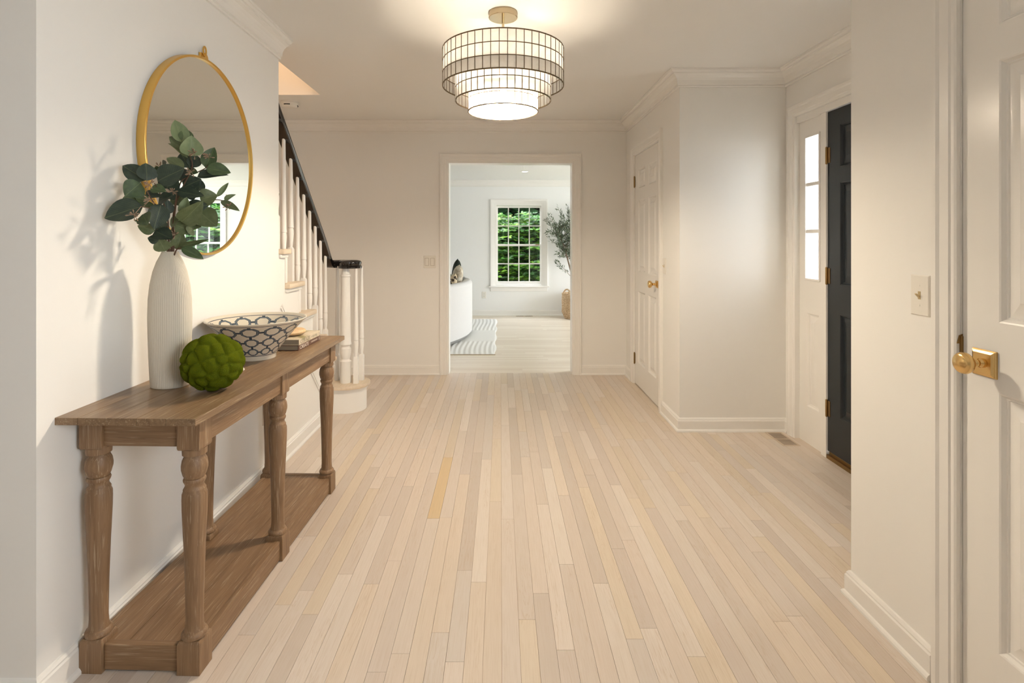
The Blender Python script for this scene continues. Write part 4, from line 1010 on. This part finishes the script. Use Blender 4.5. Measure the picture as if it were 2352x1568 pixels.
for p, e in tips:
    tw.tube([p, p.lerp(e, .5) + Vector((0, 0, .02)), e], [.004, .003, .0015], 5)
    for k in range(48):
        q = p.lerp(e, rt.uniform(.2, 1.05)) + Vector((rt.uniform(-.03,.03), rt.uniform(-.03,.03), rt.uniform(-.03,.03))); d = ((e-p).normalized() + Vector((rt.uniform(-1,1), rt.uniform(-1,1), rt.uniform(-.7,.9)))).normalized()
        L = rt.uniform(.045, .08); n = d.cross(Vector((rt.uniform(-1,1), rt.uniform(-1,1), rt.uniform(-1,1)))).normalized()*0.0065
        fo.quad(q, q + d*L*.5 + n, q + d*L, q + d*L*.5 - n)
    if rt.random() < .5:
        q = p.lerp(e, .8) + Vector((0, -.01, -.02)); fr.lathe([(0.001, -.011), (.008, -.006), (.009, 0), (.006, .007), (.001, .010)], 8, q)
oleaf = NT('olive_leaf'); rn = oleaf.n('ShaderNodeNewGeometry').outputs['Random Per Island']
oleaf.set(Base_Color=oleaf.ramp(rn, [(0.0, srgb(60, 72, 52)), (0.6, srgb(92, 106, 80)), (1.0, srgb(150, 160, 140))]), Roughness=0.6)
tw.build('twigs', bark, ol)
f_ = fo.build('foliage', oleaf.m, ol); f_['kind'] = 'stuff'
fr.build('olives', paint('dark_olive', srgb(34, 30, 34), 0.4), ol, smooth=True)

# ------------------------------------------------------------------ garden outside
struct(MB().box(-14, 16, YF+0.14, 30, -0.32, -0.30).build('ground', paint('garden_soil', srgb(70, 74, 44), 1.0)))
struct(MB().box(XD+0.14, 9, -3, YB, -0.25, -0.2).build('ground_porch', paint('pale_stone_porch', srgb(200, 196, 188), 0.9)))
struct(MB().box(LX1+0.14, 12, YB+0.14, YF+0.14, -0.32, -0.30).build('ground_side', paint('side_lawn', srgb(96, 112, 62), 1.0)))
def leafbush(name, cx_, cy_, rx, ry, h, n, ls, lw, cols, label, seed, stemsn=9, z0=-0.3):
    rb = random.Random(seed); e = tag(empty(name, (cx_, cy_, z0)), label, 'shrub')
    sb, b = MB(), MB()
    for i in range(stemsn):
        a = rb.uniform(0, 2*PI); r = rb.uniform(.1, .8)
        sb.tube([(rb.uniform(-.15,.15), rb.uniform(-.15,.15), 0), (rx*r*.5*math.cos(a), ry*r*.5*math.sin(a), h*.4), (rx*r*math.cos(a), ry*r*math.sin(a), h*.85)], [.03, .02, .008], 6)
    sb.build('stems', paint('bush_bark', srgb(60, 48, 38), 0.9), e, smooth=True)
    for i in range(n):
        while True:
            x, y, z = rb.uniform(-1,1), rb.uniform(-1,1), rb.uniform(0,1)
            rr = math.sqrt(x*x+y*y); top = 1 - 0.18*rr*rr + 0.10*math.sin(5*x+seed) * math.cos(4*y)
            if rr < 1 and z < top and (rb.random() < 0.35 or z > top-0.30 or rr > 0.70): break
        c = Vector((x*rx, y*ry, z*h)); up_ = Vector((x*.5 + rb.uniform(-.6,.6), y*.5 - .35 + rb.uniform(-.5,.5), .8)).normalized()
        for k in range(7):
            a = 2*PI*k/7 + rb.uniform(-.3,.3)
            d = (Vector((math.cos(a), math.sin(a), 0)) + up_*rb.uniform(0.0, .7)).normalized()
            L = ls*rb.uniform(.7, 1.15); sd_ = d.cross(up_).normalized()*lw*.5
            m_ = c + d*L*.55 + Vector((0,0,-.01))
            b.quad(c, m_ + sd_, c + d*L + Vector((0,0,-.03)), m_ - sd_)
    t = NT(name+'_leaf'); rn = t.n('ShaderNodeNewGeometry').outputs['Random Per Island']
    c = t.ramp(rn, [(0.0, cols[0]), (0.55, cols[1]), (1.0, cols[2])])
    t.set(Base_Color=c, Roughness=0.4); tr = t.n('ShaderNodeBsdfTranslucent'); t.l(c, tr.inputs[0]); mx = t.n('ShaderNodeMixShader'); mx.inputs[0].default_value = 0.3
    t.l(t.b.outputs[0], mx.inputs[1]); t.l(tr.outputs[0], mx.inputs[2]); t.l(mx.outputs[0], t.out.inputs['Surface'])
    f_ = b.build('foliage', t.m, e); f_['kind'] = 'stuff'
    return e
G1 = (srgb(26, 54, 20), srgb(56, 104, 32), srgb(118, 160, 52))
leafbush('rhododendron', 0.35, 11.2, 1.6, 0.9, 2.12, 5200, 0.155, 0.050, G1, 'leafy green rhododendron filling the view through the far window', 4)
leafbush('rhododendron', 4.25, 11.4, 1.8, 0.9, 2.3, 2800, 0.18, 0.058, G1, 'green rhododendron outside the far room, seen in the mirror', 9)
leafbush('garden_tree', 1.2, 15.2, 5.6, 1.7, 6.5, 5600, 0.48, 0.22, (srgb(20, 44, 24), srgb(30, 62, 32), srgb(44, 82, 42)), 'dark green tree rising behind the rhododendron', 15)
